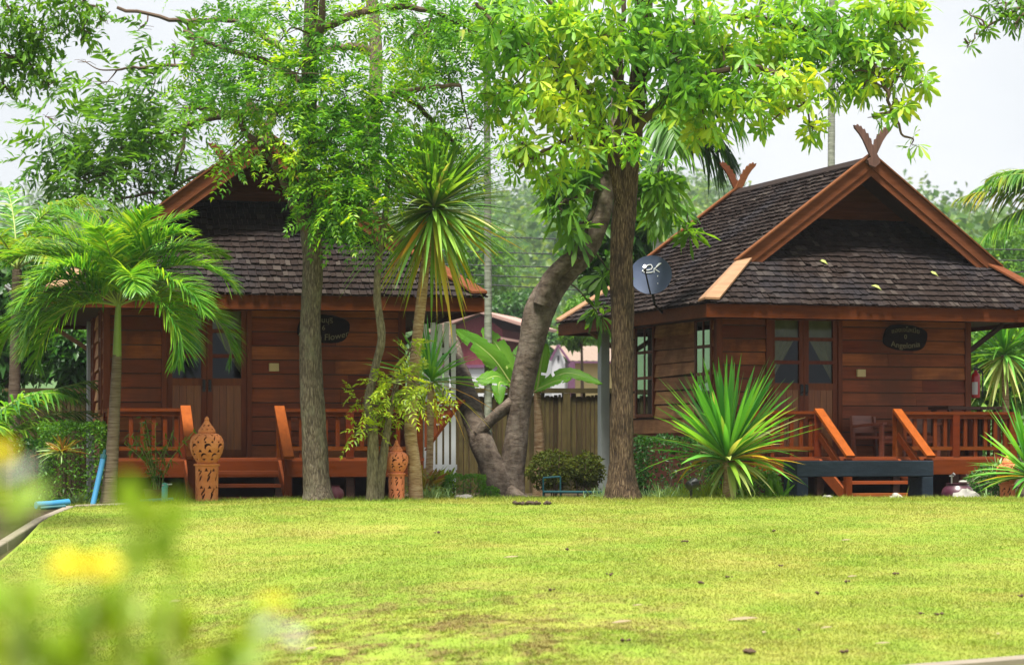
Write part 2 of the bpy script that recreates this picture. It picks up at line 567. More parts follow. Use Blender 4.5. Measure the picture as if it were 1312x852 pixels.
M['leaf_palm'] = leafmat('palm_leaflet', [(0.036, 0.169, 0.020), (0.091, 0.285, 0.028), (0.175, 0.385, 0.031), (0.366, 0.493, 0.037)], .45, wn=.3, rough=.35, spec=.5)
M['leaf_coco'] = leafmat('coconut_leaflet', [(0.033, 0.131, 0.018), (0.075, 0.223, 0.022), (0.166, 0.308, 0.028), (0.449, 0.385, 0.037)], .45, wn=.4, rough=.35, spec=.5)
M['leaf_ycoco'] = leafmat('yellowing_leaflet', [(.06, .16, .02), (.16, .25, .025), (.32, .32, .03), (.48, .38, .04)], .4, wn=.4)
M['leaf_drac'] = leafmat('strap_leaf', [(0.046, 0.217, 0.038), (0.116, 0.377, 0.054), (0.243, 0.510, 0.064)], .4, wn=.2, rough=.5, spec=.22)
M['leaf_dract'] = leafmat('pale_green_strap_leaf', [(.085, .25, .036), (.155, .34, .048), (.26, .42, .06)], .4, wn=.2, rough=.5, spec=.22)
M['leaf_dracy'] = leafmat('aged_strap_leaf', [(0.121, 0.264, 0.024), (0.308, 0.363, 0.028), (0.550, 0.418, 0.028), (0.605, 0.264, 0.022)], .32, wn=.2)
M['leaf_dracp'] = leafmat('pale_strap_leaf', [(.20, .34, .06), (.36, .45, .12), (.55, .52, .20)], .3, wn=.2)
M['leaf_banana'] = leafmat('banana_leaf', [(0.053, 0.180, 0.014), (0.097, 0.252, 0.018), (0.156, 0.306, 0.022)], .45, wn=.6, rough=.5, spec=.2)
M['leaf_olive'] = leafmat('olive_bush_leaf', [(.026, .046, .007), (.060, .080, .009), (.105, .118, .012)], .3, rough=.7, spec=.1)
M['leaf_croton'] = leafmat('croton_leaf', [(.10, .16, .015), (.30, .24, .02), (.22, .05, .015), (.13, .20, .02)], .3, wn=.2)
M['leaf_silver'] = leafmat('silver_green_blade', [(0.130, 0.234, 0.091), (0.221, 0.351, 0.143), (0.338, 0.468, 0.195)], .3)
M['leaf_forest'] = leafmat('forest_leaf', [(0.017, 0.069, 0.011), (0.043, 0.121, 0.014), (0.094, 0.190, 0.019), (0.162, 0.242, 0.023)], .45, nscale=.12, wn=.75)
M['petal_y'] = leafmat('yellow_petal', [(.62, .55, .02), (.68, .60, .03)], .3)
M['petal_w'] = leafmat('white_petal', [(.36, .40, .30), (.42, .45, .36)], .3, tgain=(1.1, 1.1, 1.0))
M['leaf_front'] = leafmat('bright_garden_leaf', [(0.138, 0.264, 0.011), (0.218, 0.356, 0.014), (0.298, 0.413, 0.016)], .4, nscale=9.)
M['dry_leaf'] = leafmat('dry_leaf', [(.26, .20, .10), (.33, .27, .16), (.20, .12, .05)], .2, wn=.0)


def lawn_col(t):
    v = t.coord()
    big = t.noise(v, .55, 4, .6)
    mid = t.noise(v, 3.2, 5, .65)
    fine = t.noise(v, 38., 3, .6)
    c = t.ramp(big, [(.35, (.165, .250, .028)), (.5, (.210, .268, .036)), (.68, (.262, .275, .052))])
    c = t.mix(t.ramp(mid, [(.55, (0, 0, 0)), (.75, (.6, .6, .6))]), c, (.31, .27, .075))
    # worn, thatched patches in the low left of the slope, with their own uneven outline
    sep = t.n('SeparateXYZ', {0: v})
    dx = t.math('DIVIDE', t.math('ADD', sep.outputs[0], .9), 2.1); dy = t.math('DIVIDE', t.math('SUBTRACT', sep.outputs[1], 16.2), 3.0)
    d2 = t.math('ADD', t.math('MULTIPLY', dx, dx), t.math('MULTIPLY', dy, dy))
    w = t.math('SUBTRACT', 1.0, t.math('MULTIPLY', d2, .5))
    w = t.math('MAXIMUM', w, .16)
    pn = t.noise(t.coord((1, .55, 1)), 3.4, 8, .75)
    patch = t.math('MULTIPLY', t.ramp(pn, [(.46, (0, 0, 0)), (.57, (1, 1, 1))]), w)
    c = t.mix(t.math('MULTIPLY', patch, .95), c, (.135, .092, .036))
    st = t.noise(t.coord((1.4, 5., 1)), 1.3, 6, .7)
    c = t.mix(t.ramp(st, [(.52, (0, 0, 0)), (.70, (.30, .30, .30))]), c, (.30, .235, .085))
    gr = t.noise(t.coord((1, 1, 1)), 1.9, 4, .6)
    c = t.mix(t.ramp(gr, [(.50, (0, 0, 0)), (.66, (.6, .6, .6))]), c, (.135, .235, .020))
    return c, fine, patch


def lawn_ground():
    t = NT('lawn_turf')
    c, fine, patch = lawn_col(t)
    c = t.mix(t.math('MULTIPLY', fine, .30), c, (.14, .15, .028))
    return t.done(c, .95, t.bump(fine, .5, .02), .1)


def lawn_blade():
    t = NT('lawn_blade')
    c, fine, patch = lawn_col(t)
    isl = t.island()
    c = t.n('HueSaturation', {'Value': t.math('ADD', .68, t.math('MULTIPLY', isl, .62)), 'Color': c}).outputs[0]
    b = t.n('BsdfPrincipled', {'Base Color': c, 'Roughness': .6, 'Specular IOR Level': .2})
    tr = t.n('BsdfTranslucent', {'Color': t.n('MixRGB', {'Fac': 1., 'Color1': c, 'Color2': (1.3, 1.2, .6)}, blend_type='MULTIPLY').outputs[0]})
    mx = t.n('MixShader', {0: .35, 1: b.outputs[0], 2: tr.outputs[0]})
    t.t.links.new(mx.outputs[0], t.out.inputs[0])
    return t.mat


M['lawn'] = lawn_ground()
M['blade'] = lawn_blade()


def ground_mat():
    t = NT('garden_soil')
    n1 = t.noise(t.coord(), 2., 6, .7); n2 = t.noise(t.coord(), 14., 5, .7)
    c = t.ramp(n1, [(.3, (.030, .022, .013)), (.55, (.060, .045, .024)), (.75, (.05, .075, .02))])
    c = t.mix(t.math('MULTIPLY', n2, .5), c, (.02, .014, .009))
    return t.done(c, .95, t.bump(n2, .6, .03), .1)


M['ground'] = ground_mat()
M['hill'] = plain('hill_undergrowth', (.045, .095, .02), .95, .4, .1)
# ------------------------------------------------------------------ the setting
def grid_sheet(name, xs, ys, hf, mat, kind='structure'):
    X, Y = np.meshgrid(xs, ys)
    Z = hf(X, Y)
    V = np.stack([X, Y, Z], -1).reshape(-1, 3)
    nx, ny = len(xs), len(ys)
    i = (np.arange(ny - 1)[:, None] * nx + np.arange(nx - 1)[None]).ravel()
    F = np.stack([i, i + 1, i + 1 + nx, i + nx], 1)
    o = link_mesh(name, np_mesh(name, V, F), mat, None, True)
    o['kind'] = kind
    return o


xs = np.concatenate([np.linspace(-500, -16, 12), np.linspace(-14, 14, 113), np.linspace(16, 500, 12)])
ys = np.concatenate([np.linspace(-40, 6, 10), np.linspace(7, 46, 118), np.linspace(50, 600, 14)])
grid_sheet('ground', xs, ys, ground_h, M['ground'])


def lawn_left(y):
    return -5.0 + .25 * np.sin(y * .35)


def lawn_far(x):
    return 29.85 + .10 * np.sin(x * 1.1) + .05 * np.sin(x * 3.7)


# the lawn sheet: a warped grid, its left edge along the kerb stones
uu = np.linspace(0, 1, 190); vv = np.linspace(0, 1, 190)
U, Vv = np.meshgrid(uu, vv)
Xl = -5.0 + U * 17.0
Yl = 5.0 + Vv * (lawn_far(Xl) - 5.0)
Xl = Xl + (lawn_left(Yl) + 5.0) * (1 - U)
Zl = lawn_h(Xl, Yl)
Vl = np.stack([Xl, Yl, Zl], -1).reshape(-1, 3)
ii = (np.arange(189)[:, None] * 190 + np.arange(189)[None]).ravel()
lawn = link_mesh('lawn', np_mesh('lawn', Vl, np.stack([ii, ii + 1, ii + 191, ii + 190], 1)), M['lawn'], None, True)
lawn['kind'] = 'structure'


def grass_blades():
    rng = np.random.RandomState(3)
    n = 900000
    # spread so that nearer turf is a little denser
    y = 13.2 + (29.9 - 13.2) * rng.rand(n) ** 1.18
    half = (y * .205 + .9)
    x = (rng.rand(n) * 2 - 1) * half
    keep = (x > lawn_left(y) + .04) & (y < lawn_far(x)) & ~((y < 14.72 + .55 * (x - 2.6)) & (x > 2.2))
    clump = np.clip(.5 + 2.4 * (vnoise(x, y, 1.5, 5) - .5), 0, 1)
    keep &= rng.rand(n) > .18 * (1 - clump)
    # worn spots carry fewer blades
    wear = np.exp(-((x + .9) / 1.8) ** 2 - ((y - 16.4) / 2.3) ** 2) * (vnoise(x + 40, y, 2.6, 4) > .5)
    keep &= rng.rand(n) > wear * .75
    x, y, clump = x[keep], y[keep], clump[keep]; n = len(x)
    z = lawn_h(x, y) - .004
    a = rng.rand(n) * 2 * pi
    h = (.009 + .013 * rng.rand(n) ** 1.6) * (.85 + .35 * clump) * (1 + 2.2 * (y > 28.4) * rng.rand(n) ** 2)
    tall = rng.rand(n) < .012 * clump ** 2
    h = np.where(tall, h * 2.6, h)
    w = .0026 + .0028 * rng.rand(n)
    lean = h * (.3 + 1.1 * rng.rand(n)); la = rng.rand(n) * 2 * pi
    b = np.stack([x, y, z], 1)
    sd = np.stack([np.cos(a) * w, np.sin(a) * w, 0 * a], 1)
    tip = b + np.stack([np.cos(la) * lean, np.sin(la) * lean, h], 1)
    V = np.stack([b - sd, b + sd, tip], 1).reshape(-1, 3)
    o = link_mesh('lawn_grass', np_mesh('lawn_grass', V, np.arange(n * 3).reshape(-1, 3)), M['blade'])
    tag(o, 'short yellow green grass blades covering the lawn slope', 'grass', kind='stuff')


grass_blades()


# concrete path at the foot of the slope, cut off by its kerb (bottom right corner of the photo)
def path_and_kerb():
    mb = MB(); kb = MB()
    pts = [(1.4, 13.9), (2.3, 14.46), (3.0, 14.84), (3.8, 15.3), (5.2, 16.1), (8.0, 17.5)]
    for (xa, ya), (xb, yb) in zip(pts[:-1], pts[1:]):
        za, zb = float(lawn_h(xa, ya)), float(lawn_h(xb, yb))
        kb.hexa([(xa, ya, za - .15), (xb, yb, zb - .15), (xb, yb, zb + .035), (xa, ya, za + .035)],
                [(xa + .07, ya - .12, za - .15), (xb + .07, yb - .12, zb - .15), (xb + .07, yb - .12, zb + .03), (xa + .07, ya - .12, za + .03)])
        zc, zd = float(lawn_h(xa + .9, ya - 1.5)), float(lawn_h(xb + .9, yb - 1.5))
        mb.add([(xa + .073, ya - .125, za - .02), (xb + .073, yb - .125, zb - .02), (xb + .9, yb - 1.5, zd + .02), (xa + .9, ya - 1.5, zc + .02)], [(3, 2, 1, 0)])
    mb.build('path', M['path'])['kind'] = 'structure'
    kb.build('path_kerb', M['kerb'])['kind'] = 'structure'


path_and_kerb()


# ------------------------------------------------------------------ hills and the forest on them
def hill_h(x, y):
    x = np.asarray(x, float) / 2; y = np.asarray(y, float) / 2
    r = 1 / (1 + np.exp(-(y - 205) / 38.))
    crest = 22 + 4.0 * np.sin(x * .026 + 1.9) + 2.2 * np.sin(x * .071) + .02 * np.abs(x)
    z = crest * r * (1 + .0012 * (y - 250))
    near = np.clip((y - 70) / 80., 0, 1) * 5.0
    return 2 * (z + near * (1 - r) + bumps(x * .06, y * .06) * 2.0 * np.clip((y - 80) / 60, 0, 1) - .4 - 2.5 * np.clip((78 - y) / 10, 0, 1))


hx = np.linspace(-500, 500, 90); hy = np.linspace(140, 840, 70)
grid_sheet('hills', hx, hy, hill_h, M['hill'])


def forest():
    rng = np.random.RandomState(11)
    lv = Leaves()
    n_t = 0
    tx, ty, ts = [], [], []
    while n_t < 460:
        y = 190 + 480 * rng.rand() ** .9
        px = rng.choice([rng.uniform(570, 940), rng.uniform(1130, 1400), rng.uniform(-60, 560)], p=[.47, .40, .13])
        tx.append((px - CX) * y / F_PX); ty.append(y); ts.append(rng.uniform(3.6, 8.2)); n_t += 1
    for x, y, s in zip(tx, ty, ts):
        z = float(hill_h(x, y))
        nc = 620 if y < 420 else 380
        q = ball(nc, rng, 6.0)
        q[:, 2] = np.abs(q[:, 2]) * 1.15 - .15
        lob = 1 + .28 * np.sin(q[:, :1] * 5 + x) * np.sin(q[:, 1:2] * 5 + y) + .18 * rng.normal(size=(nc, 1))
        p = np.array([x, y, z + s * .5]) + q * lob * np.array([s * 1.05, s * 1.05, s * 1.1])
        d = nrm(q + .8 * rng.normal(size=(nc, 3)))
        lv.ribbon(p, nrm(np.cross(d, rng.normal(size=(nc, 3)))), d, s * .155 * (.5 + .9 * rng.rand(nc)), s * .105 * (.6 + .7 * rng.rand(nc)), .15, prof=DIAM, fold=.3)
    o = lv.build('forest', M['leaf_forest'], None, False)
    tag(o, 'hazy green forest covering the hillside behind the cabins', 'forest', kind='stuff')


forest()
# ------------------------------------------------------------------ the two wooden cabins (one built, one copied)
L_, D_, ZE = 5.45, 6.0, 2.55            # eave length, eave depth, eave height
SA, SB = .749, .857                     # rise of side slopes, of the front skirt
RU, RZ = L_ / 2, 2.55 + .749 * L_ / 2   # ridge
HK = .8 / .7                            # hip: u = HK * v
VG = 1.5                                # gable wall plane
U0, U1, V0, V1 = .75, 4.65, 1.45, 5.2   # walls
ZD = .51                                # deck height
DU0, DU1 = 1.54, 2.58                   # door opening


def shingles(mb, O, E, S, smax, rng_e, rng, expo=.122):
    """courses of separate shingles on a slope: O origin at the eave, E along it, S up it"""
    O, E, S = np.array(O, float), nrm(E), nrm(S)
    Nn = np.cross(E, S)
    if Nn[2] < 0: Nn = -Nn
    n = int(smax / expo)
    for k in range(n + 1):
        s = k * expo - .03
        e0, e1 = rng_e(max(s + expo * .6, 0))
        if e1 - e0 < .05: continue
        e = e0 + .0
        while e < e1 - .015:
            w = min(.062 + .045 * rng.rand(), e1 - e)
            j = .007 * rng.normal() * (1 if rng.rand() < .85 else 2.5)
            th = .017 + .007 * rng.rand()
            lift = .020 + .006 * rng.rand()
            g = .003
            a0, a1 = s + j, s + expo + .045
            if a1 > smax + .02: a1 = smax + .02
            if a1 - a0 > .03:
                tw = .004 * rng.normal()
                b = lambda ee, ss, h: O + E * ee + S * ss + Nn * h
                A = [b(e + g, a0, lift + tw), b(e + w - g, a0, lift - tw), b(e + w - g, a1, .004), b(e + g, a1, .004)]
                B = [b(e + g, a0, lift + th + tw), b(e + w - g, a0, lift + th - tw), b(e + w - g, a1, .010), b(e + g, a1, .010)]
                mb.hexa(A, B)
            e += w


def lap_boards(mb, axis, spans, pos, out, z0, z1, h, rng, rough=0.0):
    """overlapping horizontal boards; spans(zc) gives the intervals left by openings"""
    z = z0
    while z < z1 - .02:
        zt = min(z + h, z1)
        for a0, a1 in spans((z + zt) / 2):
            cut = [a0]
            if a1 - a0 > 1.6 and rng.rand() < .7:
                cut.append(a0 + (a1 - a0) * rng.uniform(.3, .7))
            cut.append(a1)
            for c0, c1 in zip(cut[:-1], cut[1:]):
                d = lambda q: rough * q * rng.normal()
                c0g, c1g = c0 + .0015, c1 - .0015
                jb0, jb1 = d(.012), d(.012)

                def q(a, off, zz):
                    p = [0, 0, zz]; p[axis] = a; p[1 - axis] = pos + out * off
                    return p
                mb.hexa([q(c0g, -.015, z + jb0), q(c1g, -.015, z + jb1), q(c1g, -.015, zt - .014), q(c0g, -.015, zt - .014)],
                        [q(c0g, .034, z + jb0), q(c1g, .034, z + jb1), q(c1g, .006, zt - .014), q(c0g, .006, zt - .014)])
        z = zt


def build_cabin():
    rng = np.random.RandomState(21)
    root = empty('wooden_cabin', (0, 0, 0), 0)
    # ---- roof
    cA, cB = 1 / math.hypot(1, SA), 1 / math.hypot(1, SB)
    mb = MB()
    def side_rng(s):
        u = s * cA
        v = u / HK if u < .8 else .7
        return v, D_ - v
    shingles(mb, (0, 0, ZE), (0, 1, 0), (cA, 0, SA * cA), RU / cA, side_rng, rng)
    shingles(mb, (L_, 0, ZE), (0, 1, 0), (-cA, 0, SA * cA), RU / cA, side_rng, rng)
    def front_rng(s):
        v = s * cB
        return HK * v, L_ - HK * v
    shingles(mb, (0, 0, ZE), (1, 0, 0), (0, cB, SB * cB), VG / cB, front_rng, rng)
    shingles(mb, (0, D_, ZE), (1, 0, 0), (0, -cB, SB * cB), VG / cB, front_rng, rng)
    roof = mb.build('roof', M['shingle'], root)
    # boards under the shingles
    mb = MB()
    for sg in (0, 1):
        X = (lambda u: u) if sg == 0 else (lambda u: L_ - u)
        top = [(X(.02), .03, ZE), (X(.02), D_ - .03, ZE), (X(.8), D_ - .7, ZE + SA * .8), (X(RU), D_ - .7, RZ), (X(RU), .7, RZ), (X(.8), .7, ZE + SA * .8)]
        A = [(x, y, z - .002) for x, y, z in top]; B = [(x, y, z - .045) for x, y, z in top]
        k = 6
        mb.add(A + B, [tuple(range(k)), tuple(range(2 * k - 1, k - 1, -1))] + [(i, (i + 1) % k, k + (i + 1) % k, k + i) for i in range(k)])
    for sg in (0, 1):
        Yv = (lambda v: v) if sg == 0 else (lambda v: D_ - v)
        top = [(.04, Yv(.03), ZE), (L_ - .04, Yv(.03), ZE), (L_ - HK * VG, Yv(VG), ZE + SB * VG), (HK * VG, Yv(VG), ZE + SB * VG)]
        A = [(x, y, z - .004) for x, y, z in top]; B = [(x, y, z - .047) for x, y, z in top]
        mb.hexa(A, B)
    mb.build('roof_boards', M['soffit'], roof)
    # ridge cap
    mb = MB()
    for s in (-1, 1):
        mb.hexa([(RU, .72, RZ + .04), (RU, D_ - .72, RZ + .04), (RU + s * .13, D_ - .72, RZ + .045 - .13 * SA), (RU + s * .13, .72, RZ + .045 - .13 * SA)],
                [(RU, .72, RZ + .065), (RU, D_ - .72, RZ + .065), (RU + s * .13, D_ - .72, RZ + .065 - .13 * SA), (RU + s * .13, .72, RZ + .065 - .13 * SA)])
    mb.build('ridge_cap', M['shingle'], roof)
    # barge boards, front and back
    for face in (0, 1):
        Yv = (lambda v: v) if face == 0 else (lambda v: D_ - v)
        for sg in (0, 1):
            X = (lambda u: u) if sg == 0 else (lambda u: L_ - u)
            mb = MB()
            def seg(ua, ub, top, bot, va, vb):
                za, zb = ZE + SA * ua, ZE + SA * ub
                mb.hexa([(X(ua), Yv(va), za + bot), (X(ub), Yv(va), zb + bot), (X(ub), Yv(va), zb + top), (X(ua), Yv(va), za + top)],
                        [(X(ua), Yv(vb), za + bot), (X(ub), Yv(vb), zb + bot), (X(ub), Yv(vb), zb + top), (X(ua), Yv(vb), za + top)])
            seg(.72, RU + (.001 if sg else -.001), .085, -.105, .645, .685)
            seg(.80, RU + (.001 if sg else -.001), -.107, -.215, .662, .70)
            seg(.70, RU + (.001 if sg else -.001), .087, .112, .61, .73)
            mb.build('barge_board', M['barge'], roof)
    # hip boards
    for face in (0, 1):
        for sg in (0, 1):
            X = (lambda u: u) if sg == 0 else (lambda u: L_ - u)
            Yv = (lambda v: v) if face == 0 else (lambda v: D_ - v)
            a = np.array([X(-.03), Yv(-.03), ZE + .045]); b = np.array([X(.80), Yv(.70), ZE + SA * .8 + .06])
            mb = MB()
            pa = np.array([X(.17), Yv(-.04), ZE + .04]); pb = np.array([X(-.04), Yv(.20), ZE + .02])
            qa = np.array([X(.95), Yv(.66), ZE + SA * .8 + .05]); qb = np.array([X(.80), Yv(.84), ZE + SA * .8 + .03])
            up = np.array([0, 0, .028])
            mb.hexa([pa, a, b, qa], [pa + up, a + up, b + up, qa + up])
            mb.hexa([a, pb, qb, b], [a + up, pb + up, qb + up, b + up])
            mb.build('hip_board', M['hip'] if sg == 0 else M['barge'], roof)
    # fascia round the eaves
    mb = MB()
    mb.box((0, .0, 2.36), (L_, .04, 2.535)); mb.box((0, D_ - .04, 2.36), (L_, D_, 2.535))
    mb.box((.0, .043, 2.36), (.04, D_ - .043, 2.535)); mb.box((L_ - .04, .043, 2.36), (L_, D_ - .043, 2.535))
    mb.build('fascia', M['fascia'], roof)
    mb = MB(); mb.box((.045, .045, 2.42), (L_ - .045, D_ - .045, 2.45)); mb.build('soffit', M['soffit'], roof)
    # gable walls
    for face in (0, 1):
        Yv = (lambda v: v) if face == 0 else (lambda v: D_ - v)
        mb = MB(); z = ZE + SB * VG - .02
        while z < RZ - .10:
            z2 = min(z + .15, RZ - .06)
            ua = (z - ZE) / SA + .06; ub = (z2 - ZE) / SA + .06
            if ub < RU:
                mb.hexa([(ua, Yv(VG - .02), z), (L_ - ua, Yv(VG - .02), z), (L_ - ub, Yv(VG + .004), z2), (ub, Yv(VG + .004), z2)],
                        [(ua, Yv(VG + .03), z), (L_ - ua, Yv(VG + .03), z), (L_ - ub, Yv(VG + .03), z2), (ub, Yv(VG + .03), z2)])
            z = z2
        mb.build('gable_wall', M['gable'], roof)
    # carved crossed finials
    horn = [(-.02, -.20), (.07, -.17), (.09, -.10), (.045, -.06), (.075, .0), (.115, .08), (.16, .17), (.215, .25), (.285, .325), (.30, .37), (.255, .36), (.245, .385),
            (.215, .35), (.195, .365), (.165, .315), (.14, .325), (.115, .265), (.085, .265), (.07, .205), (.04, .19), (.03, .12), (.0, .09), (-.03, .02), (-.075, -.06), (-.10, -.13)]
    for face in (0, 1):
        v = .625 if face == 0 else D_ - .625
        mb = MB()
        for k, s in enumerate((-1, 1)):
            out = [(s * x, y) for x, y in horn]
            if s < 0: out = out[::-1]
            mb.plate(out, (RU, v + .045 * k * (1 if face == 0 else -1) - .03, RZ + .10), (1, 0, 0), (0, 0, 1), .042)
        mb.build('finial', M['barge'] if face else M['finial'], roof)

    # ---- walls
    mb = MB()
    def front_sp(z):
        if z < 2.47: return [(U0 + .07, DU0 - .06), (DU1 + .06, U1 - .07)]
        return [(U0 + .07, U1 - .07)]
    lap_boards(mb, 0, front_sp, V0, -1, ZD - .02, 3.1, .185, rng)
    front = mb.build('front_wall', M['siding'], root)
    wins = [(1.58, 2.10), (3.80, 4.46)]
    WZ0, WZ1 = 1.13, 2.40
    def side_sp(z):
        if WZ0 - .05 < z < WZ1 + .05:
            return [(V0 + .06, wins[0][0] - .05), (wins[0][1] + .05, wins[1][0] - .05), (wins[1][1] + .05, V1)]
        return [(V0 + .06, V1)]
    mb = MB(); lap_boards(mb, 1, side_sp, U0, -1, .86, 2.46, .20, rng, 1.0)
    side = mb.build('side_wall', M['siding_side'], root)
    mb = MB(); lap_boards(mb, 1, lambda z: [(V0 + .06, V1)], U1, 1, .50, 2.46, .20, rng, .6); mb.build('side_wall', M['siding_side'], root)
    mb = MB(); lap_boards(mb, 0, lambda z: [(U0, U1)], V1, 1, .50, 2.46, .20, rng, .6); mb.build('back_wall', M['siding'], root)
    for a, b in ((U0 - .02, U0 + .07), (U1 - .07, U1 + .02)):
        mb = MB(); mb.box((a, V0 - .045, ZD - .05), (b, V0 + .06, 2.44)); mb.build('corner_post', M['trim'], root)
    mb = MB(); mb.box((U0 + .012, V0 + .05, -.2), (U0 + .10, V1, .86)); mb.box((U0 + .10, V1 - .1, -.2), (U1, V1, .5)); mb.box((U1 - .1, V0 + .05, -.2), (U1 - .01, V1 - .1, .5))
    mb.build('plinth', M['plinth'], root)
    # inner shell: the room behind the panes
    mb = MB()
    mb.box((U0 + .07, V0 + .017, .5), (DU0 - .06, V0 + .03, 2.46)); mb.box((DU1 + .06, V0 + .017, .5), (U1 - .07, V0 + .03, 2.46))
    for a, b, z0, z1 in ((V0 + .06, wins[0][0] - .05, .86, 2.46), (wins[0][1] + .05, wins[1][0] - .05, .86, 2.46), (wins[1][1] + .05, V1 - .09, .86, 2.46), (wins[0][0] - .05, wins[0][1] + .05, .86, WZ0 - .05), (wins[1][0] - .05, wins[1][1] + .05, .86, WZ0 - .05)):
        mb.box((U0 + .017, a, z0), (U0 + .03, b, z1))
    mb.box((U0 + .10, V0 + .03, .44), (U1 - .05, V1 - .05, .50))
    mb.box((U0 + .05, V1 - .08, .5), (U1 - .05, V1 - .04, 2.42)); mb.box((U1 - .08, V0 + .05, .5), (U1 - .04, V1 - .09, 2.42))
    mb.build('room_lining', M['interior'], root)
    # ---- side windows
    for (a, b) in wins:
        mb = MB(); x0, x1 = U0 - .05, U0 + .02
        for lo, hi in (((x0, a - .05, WZ0 - .05), (x1, a, WZ1 + .05)), ((x0, b, WZ0 - .05), (x1, b + .05, WZ1 + .05)),
                       ((x0, a, WZ0 - .05), (x1, b, WZ0)), ((x0, a, WZ1), (x1, b, WZ1 + .05))):
            mb.box(lo, hi)
        c = (a + b) / 2
        mb.box((x0 + .006, c - .022, WZ0), (x1 - .01, c + .022, WZ1))
        for k in (1, 2):
            zz = WZ0 + (WZ1 - WZ0) * (.42 if k == 1 else .72)
            mb.box((x0 + .008, a, zz - .022), (x1 - .012, c - .022, zz + .022)); mb.box((x0 + .008, c + .022, zz - .022), (x1 - .012, b, zz + .022))
        w = mb.build('side_window', M['trim'], root)
        g = MB(); g.add([(U0 - .036, a, WZ0), (U0 - .036, b, WZ0), (U0 - .036, b, WZ1), (U0 - .036, a, WZ1)], [(0, 1, 2, 3)]); g.build('window_pane', M['glass'], w)
        g = MB(); n = 24
        V = []
        for q in range(n + 1):
            yy = a + .003 + (b - a - .006) * q / n
            xx = U0 - .020 + .008 * sin(q * 1.9)
            V += [(xx, yy, WZ0 + .002), (xx, yy, WZ1 - .002)]
        g.add(V, [(2 * q, 2 * q + 2, 2 * q + 3, 2 * q + 1) for q in range(n)]); g.build('window_curtain', M['teal_curtain'], w, True)
    # ---- double door
    for a, b in ((DU0 - .06, DU0), (DU1, DU1 + .06)):
        mb = MB(); mb.box((a, V0 - .055, ZD), (b, V0 + .06, 2.44)); mb.build('door_jamb', M['trim'], root)
    rows = [(1.535, 1.80), (1.85, 2.125), (2.175, 2.41)]
    mid = (DU0 + DU1) / 2
    for k in (0, 1):
        a, b = (DU0 + .004, mid - .003) if k == 0 else (mid + .003, DU1 - .004)
        y0, y1 = V0 - .03, V0 + .02
        mb = MB()
        mb.box((a, y0, ZD + .01), (a + .07, y1, 2.44)); mb.box((b - .07, y0, ZD + .01), (b, y1, 2.44))
        for z0, z1 in ((ZD + .01, ZD + .10), (1.44, 1.535), (1.80, 1.85), (2.125, 2.175), (2.41, 2.44)):
            mb.box((a + .07, y0 + .004, z0), (b - .07, y1 - .004, z1))
        d = mb.build('door', M['trim'], root)
        mb = MB(); n = 4
        for q in range(n):
            w = (b - a - .14) / n
            mb.box((a + .07 + q * w + .002, y0 + .016, ZD + .10), (a + .07 + (q + 1) * w - .002, y1 - .01, 1.44))
        mb.build('door_panel', M['door_panel'], d)
        g = MB()
        for z0, z1 in rows:
            g.add([(a + .07, V0 - .004, z0), (b - .07, V0 - .004, z0), (b - .07, V0 - .004, z1), (a + .07, V0 - .004, z1)], [(0, 1, 2, 3)])
        g.build('door_glass', M['glass'], d)
        # tied-back curtain behind the glass
        g = MB(); V = []; nz, nu = 22, 14
        for iz in range(nz + 1):
            z = 2.43 - (2.43 - 1.50) * iz / nz
            if z > 2.16: wdt = b - a
            else:
                t = (2.16 - z) / .62
                wdt = (b - a) * max(.80 - .72 * t, .05)
            for iu in range(nu + 1):
                f = iu / nu
                u = a + wdt * f if k == 0 else b - wdt * f
                V.append((u, V0 + .05 + .010 * sin(f * 22), z))
        Fs = [(r * (nu + 1) + c, r * (nu + 1) + c + 1, (r + 1) * (nu + 1) + c + 1, (r + 1) * (nu + 1) + c) for r in range(nz) for c in range(nu)]
        g.add(V, Fs); g.build('door_curtain', M['curtain'], d, True)
        hb = MB(); hx_ = b - .035 if k == 0 else a + .035
        hb.box((hx_ - .02, y0 - .008, 1.36), (hx_ + .02, y0, 1.52)); hb.tube([(hx_, y0 - .005, 1.40), (hx_, y0 - .05, 1.41), (hx_, y0 - .05, 1.50), (hx_, y0 - .005, 1.51)], .009, 6)
        hb.build('door_handle', M['black'], d)
    # ---- deck
    mb = MB(); n = 10
    for q in range(n):
        w = (V0 - .06 - .10) / n
        mb.box((U0 - .04, .10 + q * w + .003, ZD - .04), (U1 + .04, .10 + (q + 1) * w - .003, ZD))
    deck = mb.build('deck', M['deck'], root)
    mb = MB(); mb.box((U0 - .03, .075, .27), (U1 + .03, .115, ZD - .042)); mb.box((U0 - .03, .118, .27), (U0 + .01, V0, ZD - .042)); mb.box((U1 - .01, .118, .27), (U1 + .03, V0, ZD - .042))
    mb.build('deck_beam', M['rail_u'], deck)
    for u in (U0 + .05, 1.72, 2.85, 3.75, U1 - .05):
        mb = MB(); mb.box((u - .05, .14, -.2), (u + .05, .24, .28)); mb.build('deck_post', M['dark_wood'], deck)
    # railings with their posts and balusters
    SU0, SU1 = 1.68, 2.85
